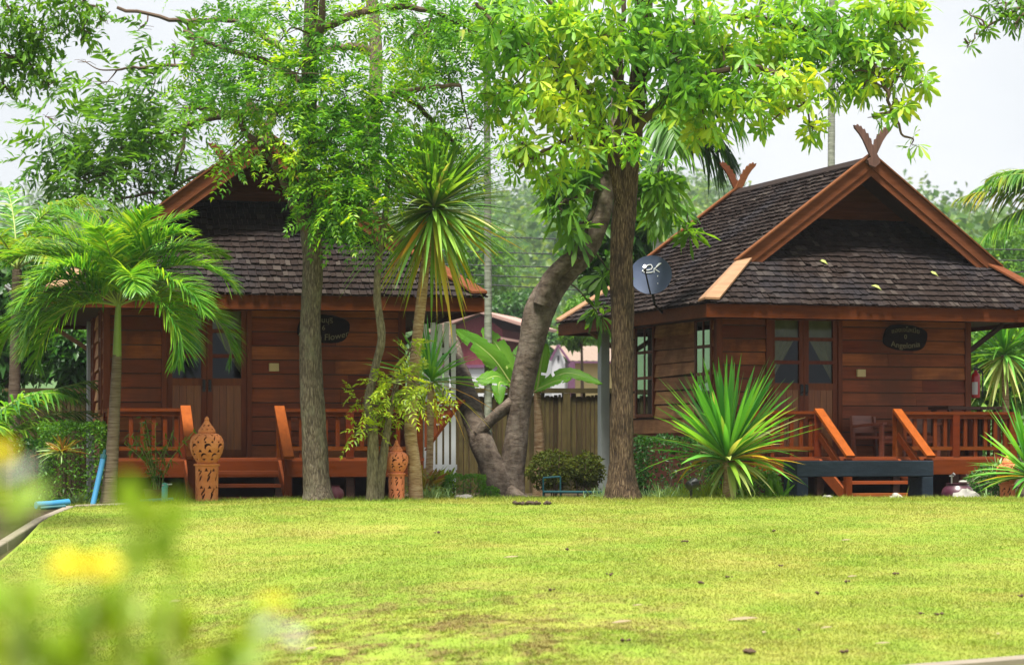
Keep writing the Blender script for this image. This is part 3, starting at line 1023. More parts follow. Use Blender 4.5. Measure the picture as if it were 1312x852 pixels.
    def railing(a, b, axis, pos, posts):
        mb = MB()
        def bx(a0, a1, h, z0, z1):
            lo = [0, 0, z0]; hi = [0, 0, z1]; lo[axis] = a0; hi[axis] = a1; lo[1 - axis] = pos - h; hi[1 - axis] = pos + h
            mb.box(lo, hi)
        bx(a, b, .045, 1.085, 1.125); bx(a, b, .03, 1.03, 1.083); bx(a, b, .025, .60, .65)
        for p in posts: bx(p - .05, p + .05, .052, ZD + .002, 1.082)
        r = mb.build('railing', M['rail_u'], root)
        n = max(int(round((b - a) / .148)), 2)
        for q in range(1, n):
            c = a + (b - a) * q / n
            if min(abs(c - p) for p in posts) < .09: continue
            k = MB(); lo = [0, 0, .652]; hi = [0, 0, 1.028]; lo[axis] = c - .026; hi[axis] = c + .026; lo[1 - axis] = pos - .015; hi[1 - axis] = pos + .015
            k.box(lo, hi)
            lo[2], hi[2] = ZD + .002, .598
            if q % 2 == 0: k.box(lo, hi)
            k.build('baluster', M['rail'], r)
    railing(U0 - .02, SU0 + .03, 0, .15, [U0 + .03, SU0 - .02])
    railing(SU1 - .03, U1 + .02, 0, .15, [SU1 + .02, 3.74, U1 - .03])
    railing(.21, V0 - .05, 1, U0 + .03, [.235, V0 - .11])
    railing(.21, V0 - .05, 1, U1 - .03, [.235, V0 - .11])
    # steps and their handrails
    st = MB()
    for z, v in ((.35, -.13), (.19, -.37), (.03, -.61)):
        st.box((SU0 + .05, v - .14, z - .04), (SU1 - .05, v + .14, z))
    steps = st.build('steps', M['deck'], root)
    for u in (SU0, SU1):
        s = MB(); s.hexa([(u - .02, .07, .28), (u + .02, .07, .28), (u + .02, .07, .48), (u - .02, .07, .48)], [(u - .02, -.76, -.12), (u + .02, -.76, -.12), (u + .02, -.76, .06), (u - .02, -.76, .06)])
        s.build('stringer', M['deck'], steps)
        s = MB(); s.box((u - .042, -.82, -.2), (u + .042, -.735, .49)); s.build('newel_post', M['rail'], root)
        s = MB(); s.bar((u, .13, 1.145), (u, -.86, .515), .125, .04, (0, 0, 1)); s.build('stair_handrail', M['handrail'], root)
        s = MB(); s.bar((u, .08, .80), (u, -.735, .27), .05, .09, (0, 0, 1)); s.build('stair_rail', M['rail_u'], root)
    # pillar that carries the back of the eaves, and a bracket under the right eave
    mb = MB(); mb.box((.24, 4.72, -.2), (.38, 4.88, 2.42)); pil = mb.build('eave_pillar', M['concrete'], root, bevel=.01)
    mb = MB(); mb.bar((U1 + .02, V0 - .01, 2.02), (U1 + .55, V0 - .01, 2.40), .06, .07, (0, 1, 0)); mb.build('eave_bracket', M['soffit'], root)
    mb = MB(); mb.bar((U0 - .02, V1 - .3, 2.0), (.1, V1 - .3, 2.40), .06, .07, (0, 1, 0)); mb.build('eave_bracket', M['hip'], root)
    # switch box by the door
    mb = MB(); mb.box((2.865, V0 - .075, 1.63), (2.995, V0 - .028, 1.735)); mb.build('switch_box', M['cream'], root, bevel=.006)
    return root, pil


M['finial'] = wood('weathered_finial_wood', (.13, .062, .045), (.06, .03, .022), 2, .7, .2)
cabin, pillar = build_cabin()
tag(cabin, 'dark red wooden cabin at the left with a palm and tall trees before its porch', 'cabin', 'wooden cabins with shingle roofs')
cabin_r = copy_tree(cabin)
cabin_r['label'] = 'dark red wooden cabin behind the blue grey bench, its gable fully in view'
TL, TR = R(12), R(18)
CL = np.array([-5.68, 30.6]); CR = np.array([2.57, 33.0])
cabin.location = (CL[0], CL[1], 0); cabin.rotation_euler = (0, 0, TL)
cabin_r.location = (CR[0], CR[1], 0); cabin_r.rotation_euler = (0, 0, TR)
pillar.location.x = .42


def on(c, th, u, v, z):
    return np.array([c[0] + cos(th) * u - sin(th) * v, c[1] + sin(th) * u + cos(th) * v, z])


def LH(u, v, z): return on(CL, TL, u, v, z)
def RH(u, v, z): return on(CR, TR, u, v, z)


# ---- name boards
def text_mesh(body, size, arc, cx, cz, mat, name, parent, y):
    """letters bent along a shallow arc (arc > 0: the ends rise), flat on the board"""
    cu = bpy.data.curves.new('tmp', 'FONT'); cu.body = body; cu.size = size; cu.align_x = 'CENTER'; cu.align_y = 'CENTER'; cu.extrude = .003
    ob = bpy.data.objects.new('tmp', cu); COL.objects.link(ob)
    bpy.context.view_layer.update()
    me = bpy.data.meshes.new_from_object(ob.evaluated_get(bpy.context.evaluated_depsgraph_get()))
    bpy.data.objects.remove(ob); bpy.data.curves.remove(cu)
    n = len(me.vertices); co = np.zeros(n * 3, np.float32); me.vertices.foreach_get('co', co); co = co.reshape(-1, 3)
    x, h, d = co[:, 0].copy(), co[:, 1].copy(), co[:, 2].copy()
    co[:, 0] = cx + x; co[:, 1] = y - d; co[:, 2] = cz + h + arc * x ** 2
    me.vertices.foreach_set('co', co.ravel()); me.update(); me.name = name
    me.materials.clear()
    return link_mesh(name, me, mat, parent)


def name_board(c, th, u, top, mid_t, low, label):
    p = on(c, th, u, V0 - .036, 2.19)
    r = empty('name_board', p, th, label, 'name sign', 'carved name boards beside the cabin doors')
    out = []
    for k in range(28):
        a = 2 * pi * k / 28
        out.append((.345 * abs(cos(a)) ** .75 * (1 if cos(a) > 0 else -1) + .008 * sin(5 * a), .185 * abs(sin(a)) ** .8 * (1 if sin(a) > 0 else -1) + .010 * cos(3 * a)))
    mb = MB(); mb.plate(out, (0, -.014, 0), (1, 0, 0), (0, 0, 1), .024); mb.build('board', M['sign'], r)
    y = -.0275
    text_mesh(top, .092, -.5, 0, .11, M['letter'], 'lettering', r, y)
    text_mesh(mid_t, .09, 0, 0, .01, M['letter'], 'lettering', r, y)
    text_mesh(low, .115, .55, 0, -.115, M['letter'], 'lettering', r, y)
    return r


name_board(CR, TR, 3.62, 'แองเจโลเนีย', '0', 'Angelonia', 'dark oval name board reading Angelonia on the front wall of the cabin at the right')
name_board(CL, TL, 3.58, 'บานบุรี', '6', 'Ae Bie Flower', 'dark oval name board ending in Flower half hidden behind the grey tree trunk')


# ---- satellite dishes
def dish(name_loc, face, r, pole, label, mark, mat):
    root = empty('satellite_dish', name_loc, 0, label, 'satellite dish', 'satellite dishes at the cabin eaves')
    f = nrm(face); o = np.array(name_loc)
    q = Vector((0, 0, 1)).rotation_difference(Vector(f)); qm = np.array(q.to_matrix())
    prof = [(0.0001, -.055)] + [(r * t, -.055 + .055 * t * t) for t in (.15, .3, .45, .6, .75, .9, 1.0)] + [(r * 1.0, -.012), (r * .6, -.045), (.05, -.075)]
    mb = MB(); mb.lathe(prof, (0, 0, 0), 40, axis=f); mb.build('reflector', mat, root, True)
    s = nrm(np.cross((0, 0, 1), f)); up = np.cross(f, s)
    mb = MB(); a = -up * r * 1.0 - f * .01; b = f * r * .95 - s * r * .25 - up * r * .12
    mb.tube([a, (a + b) / 2 - up * .01, b], .012, 6); mb.build('feed_arm', M['black'], root)
    mb = MB(); mb.tube([b - f * .05, b + f * .04 + up * .02], .022, 10); mb.tube([b + up * .03 - f * .02, b + up * .05 + f * .02], .02, 8); mb.build('receiver', M['metal'], root)
    mb = MB(); mb.tube([np.array(p) - o for p in pole], .018, 8); mb.build('mount_pole', M['black'], root)
    if mark:
        mb = MB()
        def pt(x, y): return s * x + up * y + f * (-.055 + .055 * ((x * x + y * y) / r ** 2) + .006)
        def stroke(pts, w=.008):
            mb.tube([pt(x * r, y * r) for x, y in pts], w, 5)
        loop = [(-.42, .22), (-.30, .42), (-.14, .55), (.0, .56), (.06, .44), (.0, .34), (-.16, .30), (-.40, .30)]
        stroke(loop); stroke([(-.36, .18), (-.2, .16), (0, .18), (.10, .22)], .007)
        stroke([(.48, .62), (.30, .48), (.16, .36), (.26, .28), (.40, .18)]); stroke([(.40, .62), (.24, .46)], .007); stroke([(.14, .40), (.14, .16)], .006)
        stroke([(.30, -.02), (.33, -.02)], .012); stroke([(.31, -.42), (.34, -.42)], .012)
        mb.build('mark', M['white_mark'], root)
    return root


dc = P(834, 352, 34.0)
dish(tuple(dc), (-.10, -1, .34), .285, [dc + (.01, .08, -.03), dc + (.03, .10, -.26), dc + (.06, .14, -.40), RH(.0, 1.6, 2.50)],
     'round blue grey satellite dish with white emblem on the right cabin eave', True, M['dish'])
dl = P(37, 378, 31.2)
dish(tuple(dl), (-.93, -.10, .42), .30, [dl + (.06, .0, -.04), dl + (-.07, .0, -.10), dl + (-.10, .0, -.24), dl + (-.03, 0, -.30), dl + (.08, .0, -.30), LH(.0, .4, 2.42)],
     'dark satellite dish seen edge on beside the palm at the left cabin eave', False, M['dish_dark'])

# ---- fire extinguisher on the corner of the right cabin
fe = RH(4.74, 1.40, 1.34)
ex = empty('fire_extinguisher', tuple(fe), 0, 'red fire extinguisher with a white label hung at the corner of the right cabin', 'fire extinguisher')
mb = MB(); mb.lathe([(.045, 0), (.062, .01), (.065, .03), (.065, .30), (.055, .345), (.028, .37), (.024, .40)], (0, 0, 0), 18); mb.build('cylinder', M['red'], ex, True)
mb = MB(); mb.box((-.03, -.02, .40), (.03, .02, .44)); mb.bar((-.02, 0, .45), (.075, 0, .50), .022, .014); mb.bar((-.02, 0, .43), (.07, 0, .41), .022, .012); mb.build('valve', M['black'], ex)
mb = MB(); mb.tube([(.03, -.02, .42), (.09, -.03, .38), (.10, -.03, .2), (.085, -.04, .06)], .011, 6); mb.build('hose', M['black'], ex)
V = []; n = 9
for q in range(n):
    a = R(-150 + 75 * q / (n - 1)); V += [(.0665 * cos(a), .0665 * sin(a), .05), (.0665 * cos(a), .0665 * sin(a), .23)]
mb = MB(); mb.add(V, [(2 * q, 2 * q + 2, 2 * q + 3, 2 * q + 1) for q in range(n - 1)]); mb.build('label_sticker', M['label'], ex)
# ------------------------------------------------------------------ terracotta garden lanterns, pierced all round
def pierced(prof, sides, rows, holes, thick=.014):
    """lathe of a profile [(r,z)...] with openings left out of its skin"""
    pr = np.array(prof, float)
    seg = np.concatenate([[0], np.cumsum(np.linalg.norm(np.diff(pr, axis=0), axis=1))])
    s = np.linspace(0, seg[-1], rows + 1)
    r = np.interp(s, seg, pr[:, 0]); z = np.interp(s, seg, pr[:, 1])
    a = np.arange(sides) / sides * 2 * pi
    V = np.stack([r[:, None] * np.cos(a), r[:, None] * np.sin(a), np.repeat(z[:, None], sides, 1)], -1).reshape(-1, 3)
    F = []
    for i in range(rows):
        rc, zc, sc = (r[i] + r[i + 1]) / 2, (z[i] + z[i + 1]) / 2, (s[i] + s[i + 1]) / 2
        for j in range(sides):
            ac = (j + .5) / sides * 2 * pi
            if not holes(ac, sc, rc, zc):
                F.append((i * sides + j, i * sides + (j + 1) % sides, (i + 1) * sides + (j + 1) % sides, (i + 1) * sides + j))
    return V, F


def motif_fn(rows_, twist=0.0):
    """rows_: (height along skin, kind, count, size, phase)"""
    def f(a, s, r, z):
        for s0, kind, cnt, sz, ph in rows_:
            if abs(s - s0) > sz * 1.3: continue
            st = 2 * pi / cnt
            da = ((a + ph + st / 2) % st - st / 2) * r; ds = s - s0
            if kind == 't' and -sz * .55 < ds < sz * .55 and abs(da) < (ds + sz * .55) * .62: return True
            if kind == 'v' and -sz * .55 < ds < sz * .55 and abs(da) < (sz * .55 - ds) * .62: return True
            if kind == 'c' and da * da + ds * ds < (sz * .75) ** 2 and (da - sz * .3) ** 2 + (ds + sz * .45) ** 2 > (sz * .72) ** 2: return True
            if kind == 'd' and da * da + ds * ds < (sz * .38) ** 2: return True
            if kind == 'l' and abs(da - .45 * ds) < .30 * sz * max(0, 1 - (ds / sz) ** 2): return True
            if kind == 's' and abs(da - .35 * sz * math.sin(ds / sz * 2.4)) < .24 * sz * max(0, 1 - (ds / sz / 1.2) ** 2): return True
        return False
    return f


def make_lantern(mat, label):
    root = empty('garden_lantern', (0, 0, 0), 0, label, 'lantern', 'pierced terracotta garden lanterns')
    V, F = pierced([(.132, 0), (.133, .2), (.135, .42)], 128, 84, motif_fn([(.06, 'l', 8, .045, .2), (.115, 's', 7, .05, 0), (.175, 'v', 8, .035, .4), (.27, 'l', 8, .042, .5), (.33, 's', 7, .045, .3), (.375, 'v', 9, .034, .1)]))
    me = bpy.data.meshes.new('pedestal'); me.from_pydata([tuple(v) for v in V], [], F); me.update()
    o = link_mesh('pedestal', me, mat, root, True); md = o.modifiers.new('wall', 'SOLIDIFY'); md.thickness = .016; md.offset = -1
    mb = MB(); mb.lathe([(.136, .415), (.152, .42), (.155, .437), (.140, .445), (.12, .446)], (0, 0, 0), 40); mb.build('collar', mat, root, True)
    prof = [(.112, .446), (.120, .462), (.146, .50), (.178, .56), (.197, .63), (.199, .68), (.190, .725), (.168, .762), (.135, .788), (.102, .798), (.09, .799)]
    V, F = pierced(prof, 150, 90, motif_fn([(.05, 't', 9, .035, .3), (.105, 'c', 8, .045, .1), (.17, 'v', 10, .036, 0), (.215, 'c', 7, .055, .5), (.27, 'd', 14, .034, .2), (.315, 'l', 10, .034, .3), (.36, 't', 12, .030, 0)]))
    me = bpy.data.meshes.new('globe'); me.from_pydata([tuple(v) for v in V], [], F); me.update()
    o = link_mesh('globe', me, mat, root, True); md = o.modifiers.new('wall', 'SOLIDIFY'); md.thickness = .014; md.offset = -1
    prof = [(.098, .797), (.104, .812), (.098, .835), (.078, .868), (.052, .902), (.034, .928), (.025, .948), (.029, .958), (.022, .978), (.004, .996)]
    V, F = pierced(prof, 90, 60, motif_fn([(.05, 'd', 9, .026, 0), (.10, 't', 7, .026, .2)]))
    me = bpy.data.meshes.new('cap'); me.from_pydata([tuple(v) for v in V], [], F); me.update()
    o = link_mesh('cap', me, mat, root, True); md = o.modifiers.new('wall', 'SOLIDIFY'); md.thickness = .010; md.offset = -1
    mb = MB(); mb.lathe([(.10, .02), (.10, .40), (.09, .47), (.13, .60), (.12, .70), (.06, .76)], (0, 0, 0), 24); mb.build('inner_shade_core', M['terracotta_shade'], root, True)  # solid dark core added inside, coloured as the shade behind the openings
    return root


def on_lawn(px, Y, dz=0):
    x = (px - CX) * Y / F_PX
    z = float(lawn_h(x, Y)) if Y < 29.8 else -.12
    return np.array([x, Y, z + dz])


lan = make_lantern(M['terracotta'], 'tall pale terracotta lantern standing before the steps of the left cabin')
lan.location = tuple(on_lawn(265, 29.2))
l2 = copy_tree(lan); l2.location = tuple(on_lawn(508, 29.0)); l2.scale = (.70,) * 3; l2.rotation_euler.z = .6
l2['label'] = 'small red terracotta lantern between the slim twin trunks and the pale palm stem'
l3 = copy_tree(lan); l3.location = tuple(XY(1291, 30.6, -.12)); l3.scale = (.70,) * 3; l3.rotation_euler.z = 1.4
l3['label'] = 'terracotta lantern half hidden by spiky leaves at the right edge of the photo'
for l in (l2, l3):
    for c in l.children:
        if c.data.materials[0] == M['terracotta']:
            c.data = c.data.copy(); c.data.materials[0] = M['terracotta_red']

# ------------------------------------------------------------------ stone bench
b0 = XY(1021, 30.1, -.0)
bench = empty('stone_bench', (b0[0], b0[1], 0), R(17), 'long blue grey stone bench with thick end blocks on the lawn edge', 'bench')
mb = MB(); mb.box((0, 0, .285), (1.82, .42, .478)); mb.build('seat', M['bench'], bench, bevel=.012)
for a, b in ((.0, .155), (1.665, 1.82)):
    mb = MB(); mb.box((a + .003, .003, -.15), (b - .003, .417, .284)); mb.build('leg', M['bench'], bench, bevel=.012)


# ------------------------------------------------------------------ porch furniture
def armchair(p, rz, label):
    r = empty('porch_armchair', p, rz, label, 'chair', 'wooden armchairs on the porch')
    for x in (-.26, .26):
        mb = MB(); mb.box((x - .025, -.26, 0), (x + .025, -.21, .44)); mb.build('leg', M['furniture'], r)
        mb = MB(); mb.hexa([(x - .025, .20, 0), (x + .025, .20, 0), (x + .025, .25, 0), (x - .025, .25, 0)], [(x - .025, .25, .56), (x + .025, .25, .56), (x + .025, .29, .56), (x - .025, .29, .56)]); mb.build('leg', M['furniture'], r)
        mb = MB(); mb.hexa([(x - .045, -.29, .44), (x + .045, -.29, .44), (x + .045, .24, .40), (x - .045, .24, .40)], [(x - .045, -.29, .475), (x + .045, -.29, .475), (x + .045, .24, .435), (x - .045, .24, .435)]); mb.build('armrest', M['furniture'], r)
    mb = MB(); mb.box((-.235, -.28, .245), (.235, .24, .285)); mb.box((-.235, -.265, .19), (.235, -.235, .243)); mb.build('seat', M['furniture'], r)
    mb = MB(); mb.hexa([(-.235, .235, .33), (.235, .235, .33), (.235, .255, .33), (-.235, .255, .33)], [(-.235, .285, .57), (.235, .285, .57), (.235, .31, .57), (-.235, .31, .57)]); mb.build('backrest', M['furniture'], r)
    return r


armchair(tuple(RH(2.98, .95, ZD)), TR + .5, 'reddish wooden armchair beside the door at the top of the porch steps')
armchair(tuple(RH(3.62, .95, ZD)), TR - .5, 'wooden armchair behind the porch railing under the oval name board')
tb = empty('porch_table', tuple(RH(4.22, .75, ZD)), TR, 'dark wooden table behind the porch railing under the fire extinguisher', 'table')
mb = MB(); mb.box((-.42, -.30, .655), (.42, .30, .695)); mb.build('tabletop', M['dark_wood'], tb)
for x in (-.36, .36):
    for y in (-.24, .24):
        mb = MB(); mb.box((x - .03, y - .03, 0), (x + .03, y + .03, .653)); mb.build('leg', M['dark_wood'], tb)

# outward leaning porch bench back with white discs painted for its bright cutouts at the right end of the left cabin
lr = MB()
A = [(4.70, .12, .60), (4.74, .12, .60), (5.20, .12, 1.22), (5.15, .12, 1.22)]
lr.hexa(A, [(x, y + .05, z) for x, y, z in A])
lr.hexa([(4.66, .11, 1.17), (5.22, .11, 1.20), (5.22, .11, 1.245), (4.66, .11, 1.215)], [(4.66, .20, 1.17), (5.22, .20, 1.20), (5.22, .20, 1.245), (4.66, .20, 1.215)])
lro = lr.build('leaning_bench_back', M['rail_u'], cabin)
lr = MB(); lr.hexa([(4.70, .135, .64), (4.735, .135, .64), (5.11, .135, 1.168), (4.70, .135, 1.168)], [(4.70, .155, .64), (4.735, .155, .64), (5.11, .155, 1.168), (4.70, .155, 1.168)])
lr.build('back_panel', M['deck'], lro)
lr = MB()
for q, (u, z) in enumerate([(4.76, 1.12), (4.86, 1.13), (4.97, 1.12), (5.05, 1.13), (4.76, 1.02), (4.86, 1.035), (4.95, 1.03), (4.77, .92), (4.87, .93), (4.75, .82)]):
    lr.plate([(.02 * cos(k * pi / 3), .013 * sin(k * pi / 3)) for k in range(6)], (u, .128, z), (1, 0, 0), (0, 0, 1), .012)
lr.build('cutout_light_disc', M['white_slat'], lro)  # discs in place of holes, the light through them put in as white

# white slatted screen at the end of the left cabin
ws = XY(543, 32.05, 0)
scr = empty('slat_screen', (ws[0], ws[1], 0), R(6), 'tall white slatted screen at the right end of the left cabin', 'screen')
for k in range(5):
    mb = MB(); mb.box((k * .088, 0, .02), (k * .088 + .060, .022, 2.22 + .02 * (k % 2))); mb.build('upright', M['white_slat'], scr)
mb = MB(); mb.box((-.02, .0235, .35), (.43, .05, .42)); mb.box((-.02, .0235, 1.85), (.43, .05, 1.92)); mb.build('rail', M['white_slat'], scr)

# ------------------------------------------------------------------ board fence behind the garden
fr = empty('board_fence', (0, 41, 0), 0, 'weathered brown board fence running behind the cabins and the twisted tree', 'fence')
rng = np.random.RandomState(4); mb = MB(); x = -11.5
while x < 3.4:
    w = .055 + .045 * rng.rand(); h = 1.50 + .05 * rng.normal() * .6; dy = .006 * rng.normal()
    mb.box((x + .006, dy, -.2), (x + w - .006, dy + .018, h)); x += w
mb.build('boards', M['fence'], fr)
mb = MB(); mb.box((-11.5, .021, -.2), (3.4, .029, 1.46)); mb.build('backing', M['soffit'], fr)
mb = MB(); mb.box((-11.5, -.05, 1.52), (3.4, .07, 1.60)); mb.build('cap_rail', M['fence'], fr)
mb = MB(); mb.box((-11.5, .03, .4), (3.4, .06, .48)); mb.build('cross_rail', M['fence'], fr)
for x in (-11.4, -8.6, -5.8, -3.0, -.62, .9, 3.3):
    mb = MB(); mb.box((x - .06, -.075, -.2), (x + .06, -.055, 1.515)); mb.build('post', M['fence'], fr)

# ------------------------------------------------------------------ houses beyond the fence
h1 = P(618, 400, 95)
m1 = empty('maroon_house', (h1[0], 95, 0), R(-14), 'maroon boarded house with white lower wall beyond the fence left of the twisted tree', 'house')
mb = MB(); mb.box((-1.55, .0, 3.72), (.78, 5, 5.05)); mb.add([(-1.55, 0, 5.05), (.78, 0, 5.05), (0, 0, 5.60), (-1.55, 5, 5.05), (.78, 5, 5.05), (0, 5, 5.60)], [(0, 1, 2), (5, 4, 3), (0, 2, 5, 3), (1, 4, 5, 2)])
mb.build('upper_wall', M['maroon'], m1)
mb = MB(); mb.box((-1.50, .04, -1), (.74, 4.9, 3.60)); mb.build('lower_wall', M['white_wall'], m1)
mb = MB(); mb.box((-1.60, -.06, 3.60), (.83, 5, 3.72)); mb.build('floor_band', M['purple'], m1)
mb = MB(); mb.hexa([(-2.1, -.5, 4.90), (0, -.5, 5.66), (0, -.5, 5.78), (-2.1, -.5, 5.02)], [(-2.1, 5.4, 4.90), (0, 5.4, 5.66), (0, 5.4, 5.78), (-2.1, 5.4, 5.02)])
mb.hexa([(0, -.5, 5.66), (1.75, -.5, 5.12), (1.75, -.5, 5.24), (0, -.5, 5.78)], [(0, 5.4, 5.66), (1.75, 5.4, 5.12), (1.75, 5.4, 5.24), (0, 5.4, 5.78)])
mb.build('roof', M['pink_roof'], m1)
mb = MB(); mb.hexa([(.79, -.3, 4.66), (1.5, -.3, 4.55), (1.5, -.3, 4.62), (.79, -.3, 4.76)], [(.79, 4, 4.66), (1.5, 4, 4.55), (1.5, 4, 4.62), (.79, 4, 4.76)]); mb.build('awning', M['pink_roof'], m1)

h2 = P(712, 470, 105)
m2 = empty('cream_house', (h2[0], 105, 0), R(10), 'small cream house with a tan corrugated roof beyond the fence right of the twisted tree', 'house')
zr, ze = P(0, 443, 105)[2], P(0, 463, 105)[2]
mb = MB(); mb.box((.75, 0, -1), (6, 4, ze)); mb.build('wall', M['yellow_wall'], m2)
mb = MB(); mb.add([(-.22, -.3, -1), (.34, -.3, -1), (.34, -.3, ze + .02), (.04, -.3, zr - .06), (-.22, -.3, ze + .06)], [(0, 1, 2, 3, 4)]); mb.add([(-.22, -.3, -1), (-.22, -.3, ze + .06), (-.22, 4, ze + .06), (-.22, 4, -1)], [(0, 1, 2, 3)]); mb.add([(.34, -.3, -1), (.34, 0, -1), (.75, .0, -1), (.75, 0, ze), (.34, 0, ze), (.34, -.3, ze)], [(0, 1, 4, 5), (1, 2, 3, 4)])
gw = mb.build('gable_wall', M['white_wall'], m2)
mb = MB(); mb.box((.0, -.34, ze + .04), (.09, -.305, ze + .24)); mb.build('window', M['wire'], gw)
mb = MB(); n = 44
V = []
for q in range(n + 1):
    xx = .02 + 6.4 * q / n; dz = .022 * (q % 2)
    V += [(xx + .42, -.75, ze + dz), (xx, 1.4, zr + dz + .05)]
mb.add(V, [(2 * q, 2 * q + 2, 2 * q + 3, 2 * q + 1) for q in range(n)]); mb.build('roof', M['tan_roof'], m2)
mb = MB(); mb.bar((.46, -.78, ze - .05), (6.6, -.78, ze - .05), .05, .08); mb.bar((.44, -.77, ze - .02), (.03, -.36, zr + .01), .06, .08); mb.bar((-.30, -.36, ze + .02), (.03, -.36, zr + .01), .06, .08); mb.build('trim', M['purple'], m2)
mb = MB(); mb.box((.40, -.85, -1), (.66, -.5, ze - .1)); mb.build('porch_column', M['purple'], m2)

# ------------------------------------------------------------------ overhead wires
for py0, py1 in ((306, 322), (326, 336), (343, 351), (356, 372), (368, 398)):
    a, b = P(640, py0, 55), P(1290, py1, 55)
    d = b - a
    pts = [a + d * t - np.array([0, 0, .9]) * (1 - ((t - .5) / 2.5) ** 2) + np.array([0, 0, .9]) for t in np.linspace(-2, 3, 24)]
    o = MB(); o.tube(pts, .014, 5)
    w = o.build('overhead_wire', M['wire'], None)
    tag(w, 'thin black overhead wire stretched before the green hill behind the cabins', 'wire', 'overhead wires before the hill')

# ------------------------------------------------------------------ small things on the ground
def ptube(name, pts, r, mat, label, cat, group=None, sides=10):
    mb = MB(); mb.tube(pts, r, sides); return tag(mb.build(name, mat, None, True), label, cat, group)


a, b = on_lawn(119, 28.75, .01), P(132.5, 586, 28.95)
lp = empty('leaning_pipe', (0, 0, 0), 0, 'bright blue water pipe leaning against the ringed palm trunk', 'pipe')
mb = MB(); mb.tube([a, b], .033, 12); mb.build('pipe', M['blue_pipe'], lp, True)
mb = MB(); mb.tube([a + (b - a) * .97, a + (b - a) * 1.05], .040, 12); mb.tube([a + (b - a) * 1.05, a + (b - a) * 1.16], .02, 8); mb.build('tap_head', M['teal_pipe'], lp, True)
a, b = P(46, 647, 28.3), P(88, 643.5, 28.6)
ptube('water_pipe', [a, a * .6 + b * .4 + (0, 0, -.005), b], .042, M['blue_pipe'], 'short blue water pipe lying on the ground by the lawn corner', 'pipe')
a, b = P(52, 651, 28.0), P(84, 648.5, 28.1)
ptube('water_pipe', [a, b], .02, M['teal_pipe'], 'thin turquoise pipe lying in front of the blue one', 'pipe')
a, b = P(180, 642, 29.5), P(222, 639.5, 29.5)
ptube('water_pipe', [a, b], .022, M['blue_pipe'], 'thin blue pipe at the foot of the green standpipe', 'pipe')
sp = on_lawn(211, 29.3)
tp = empty('garden_standpipe', tuple(sp), 0, 'short green garden standpipe with a tap beside the potted plant', 'tap')
mb = MB(); mb.tube([(0, 0, -.05), (0, 0, .17), (.012, -.01, .205), (.0, -.03, .20)], .036, 12); mb.build('pipe', M['green_pipe'], tp, True)
mb = MB(); mb.tube([(-.03, -.02, .205), (.09, -.02, .215)], .009, 6); mb.tube([(.0, -.02, .20), (.0, -.02, .235)], .012, 6); mb.build('tap_handle', M['metal'], tp)

# turquoise pipe frame behind the twisted tree
tf = MB(); Yf = 31.0
q = [P(696, 612, Yf), P(718, 610.5, Yf), P(718, 632, Yf), P(696, 632, Yf)]
tf.tube([q[0], q[1]], .011, 6); tf.tube([q[1], q[2] + (0, 0, -.2)], .011, 6); tf.tube([q[3] + (0, 0, -.2), q[0]], .011, 6); tf.tube([P(696, 630, Yf - .03), P(772, 630.5, Yf - .03)], .016, 6)
tag(tf.build('pipe_frame', M['teal_pipe'], None), 'dim turquoise pipe frame between the twisted tree and the thick furrowed trunk', 'pipe')

# spotlight
s0 = on_lawn(885.5, 28.95)
sl = empty('garden_spotlight', tuple(s0), 0, 'small black garden spotlight on a stake in the lawn', 'spotlight')
mb = MB(); mb.lathe([(.006, -.05), (.016, .05), (.02, .12)], (0, 0, 0), 10); mb.build('stake', M['black'], sl, True)
mb = MB(); mb.lathe([(.028, -.06), (.052, -.045), (.056, .03), (.066, .06), (.064, .075), (.04, .07)], (0, 0, .175), 18, axis=(.55, .45, .25)); mb.tube([(0, 0, .10), (-.04, -.02, .15), (-.03, -.02, .2)], .014, 6); mb.build('lamp_head', M['black'], sl, True)
mb = MB(); mb.bar((.0, -.03, .205), (.115, .02, .225), .09, .008); mb.build('visor', M['black'], sl)

# glazed jars
j0 = XY(1227, 30.9, -.10)
jr = empty('water_jar', tuple(j0), 0, 'round purple glazed water jar beside the right end of the bench', 'jar')
mb = MB(); mb.lathe([(.12, 0), (.165, .04), (.20, .11), (.205, .17), (.18, .235), (.14, .265), (.135, .285), (.15, .295), (.12, .29)], (0, 0, 0), 28); mb.build('body', M['jar'], jr, True)
mb = MB(); mb.tube([(-.07, .02, .28), (-.07, .02, .40), (-.055, -.02, .42), (-.04, -.05, .40)], .011, 8); mb.tube([(-.10, .02, .385), (-.045, .02, .385)], .008, 6); mb.build('tap', M['metal'], jr, True)
mb = MB(); mb.lathe([(.0001, .335), (.04, .33), (.055, .315), (.05, .30), (.02, .29)], (.07, .02, 0), 14); mb.build('lid_knob', M['stone'], jr, True)
j1 = on_lawn(430, 29.35, -.02)
mb = MB(); mb.lathe([(.05, 0), (.09, .03), (.10, .08), (.085, .13), (.05, .155), (.045, .17), (.06, .18), (.03, .175)], tuple(j1), 22)
tag(mb.build('glazed_jar', M['pink_jar'], None, True), 'small pink glazed jar tucked behind the foot of the grey tree trunk', 'jar')


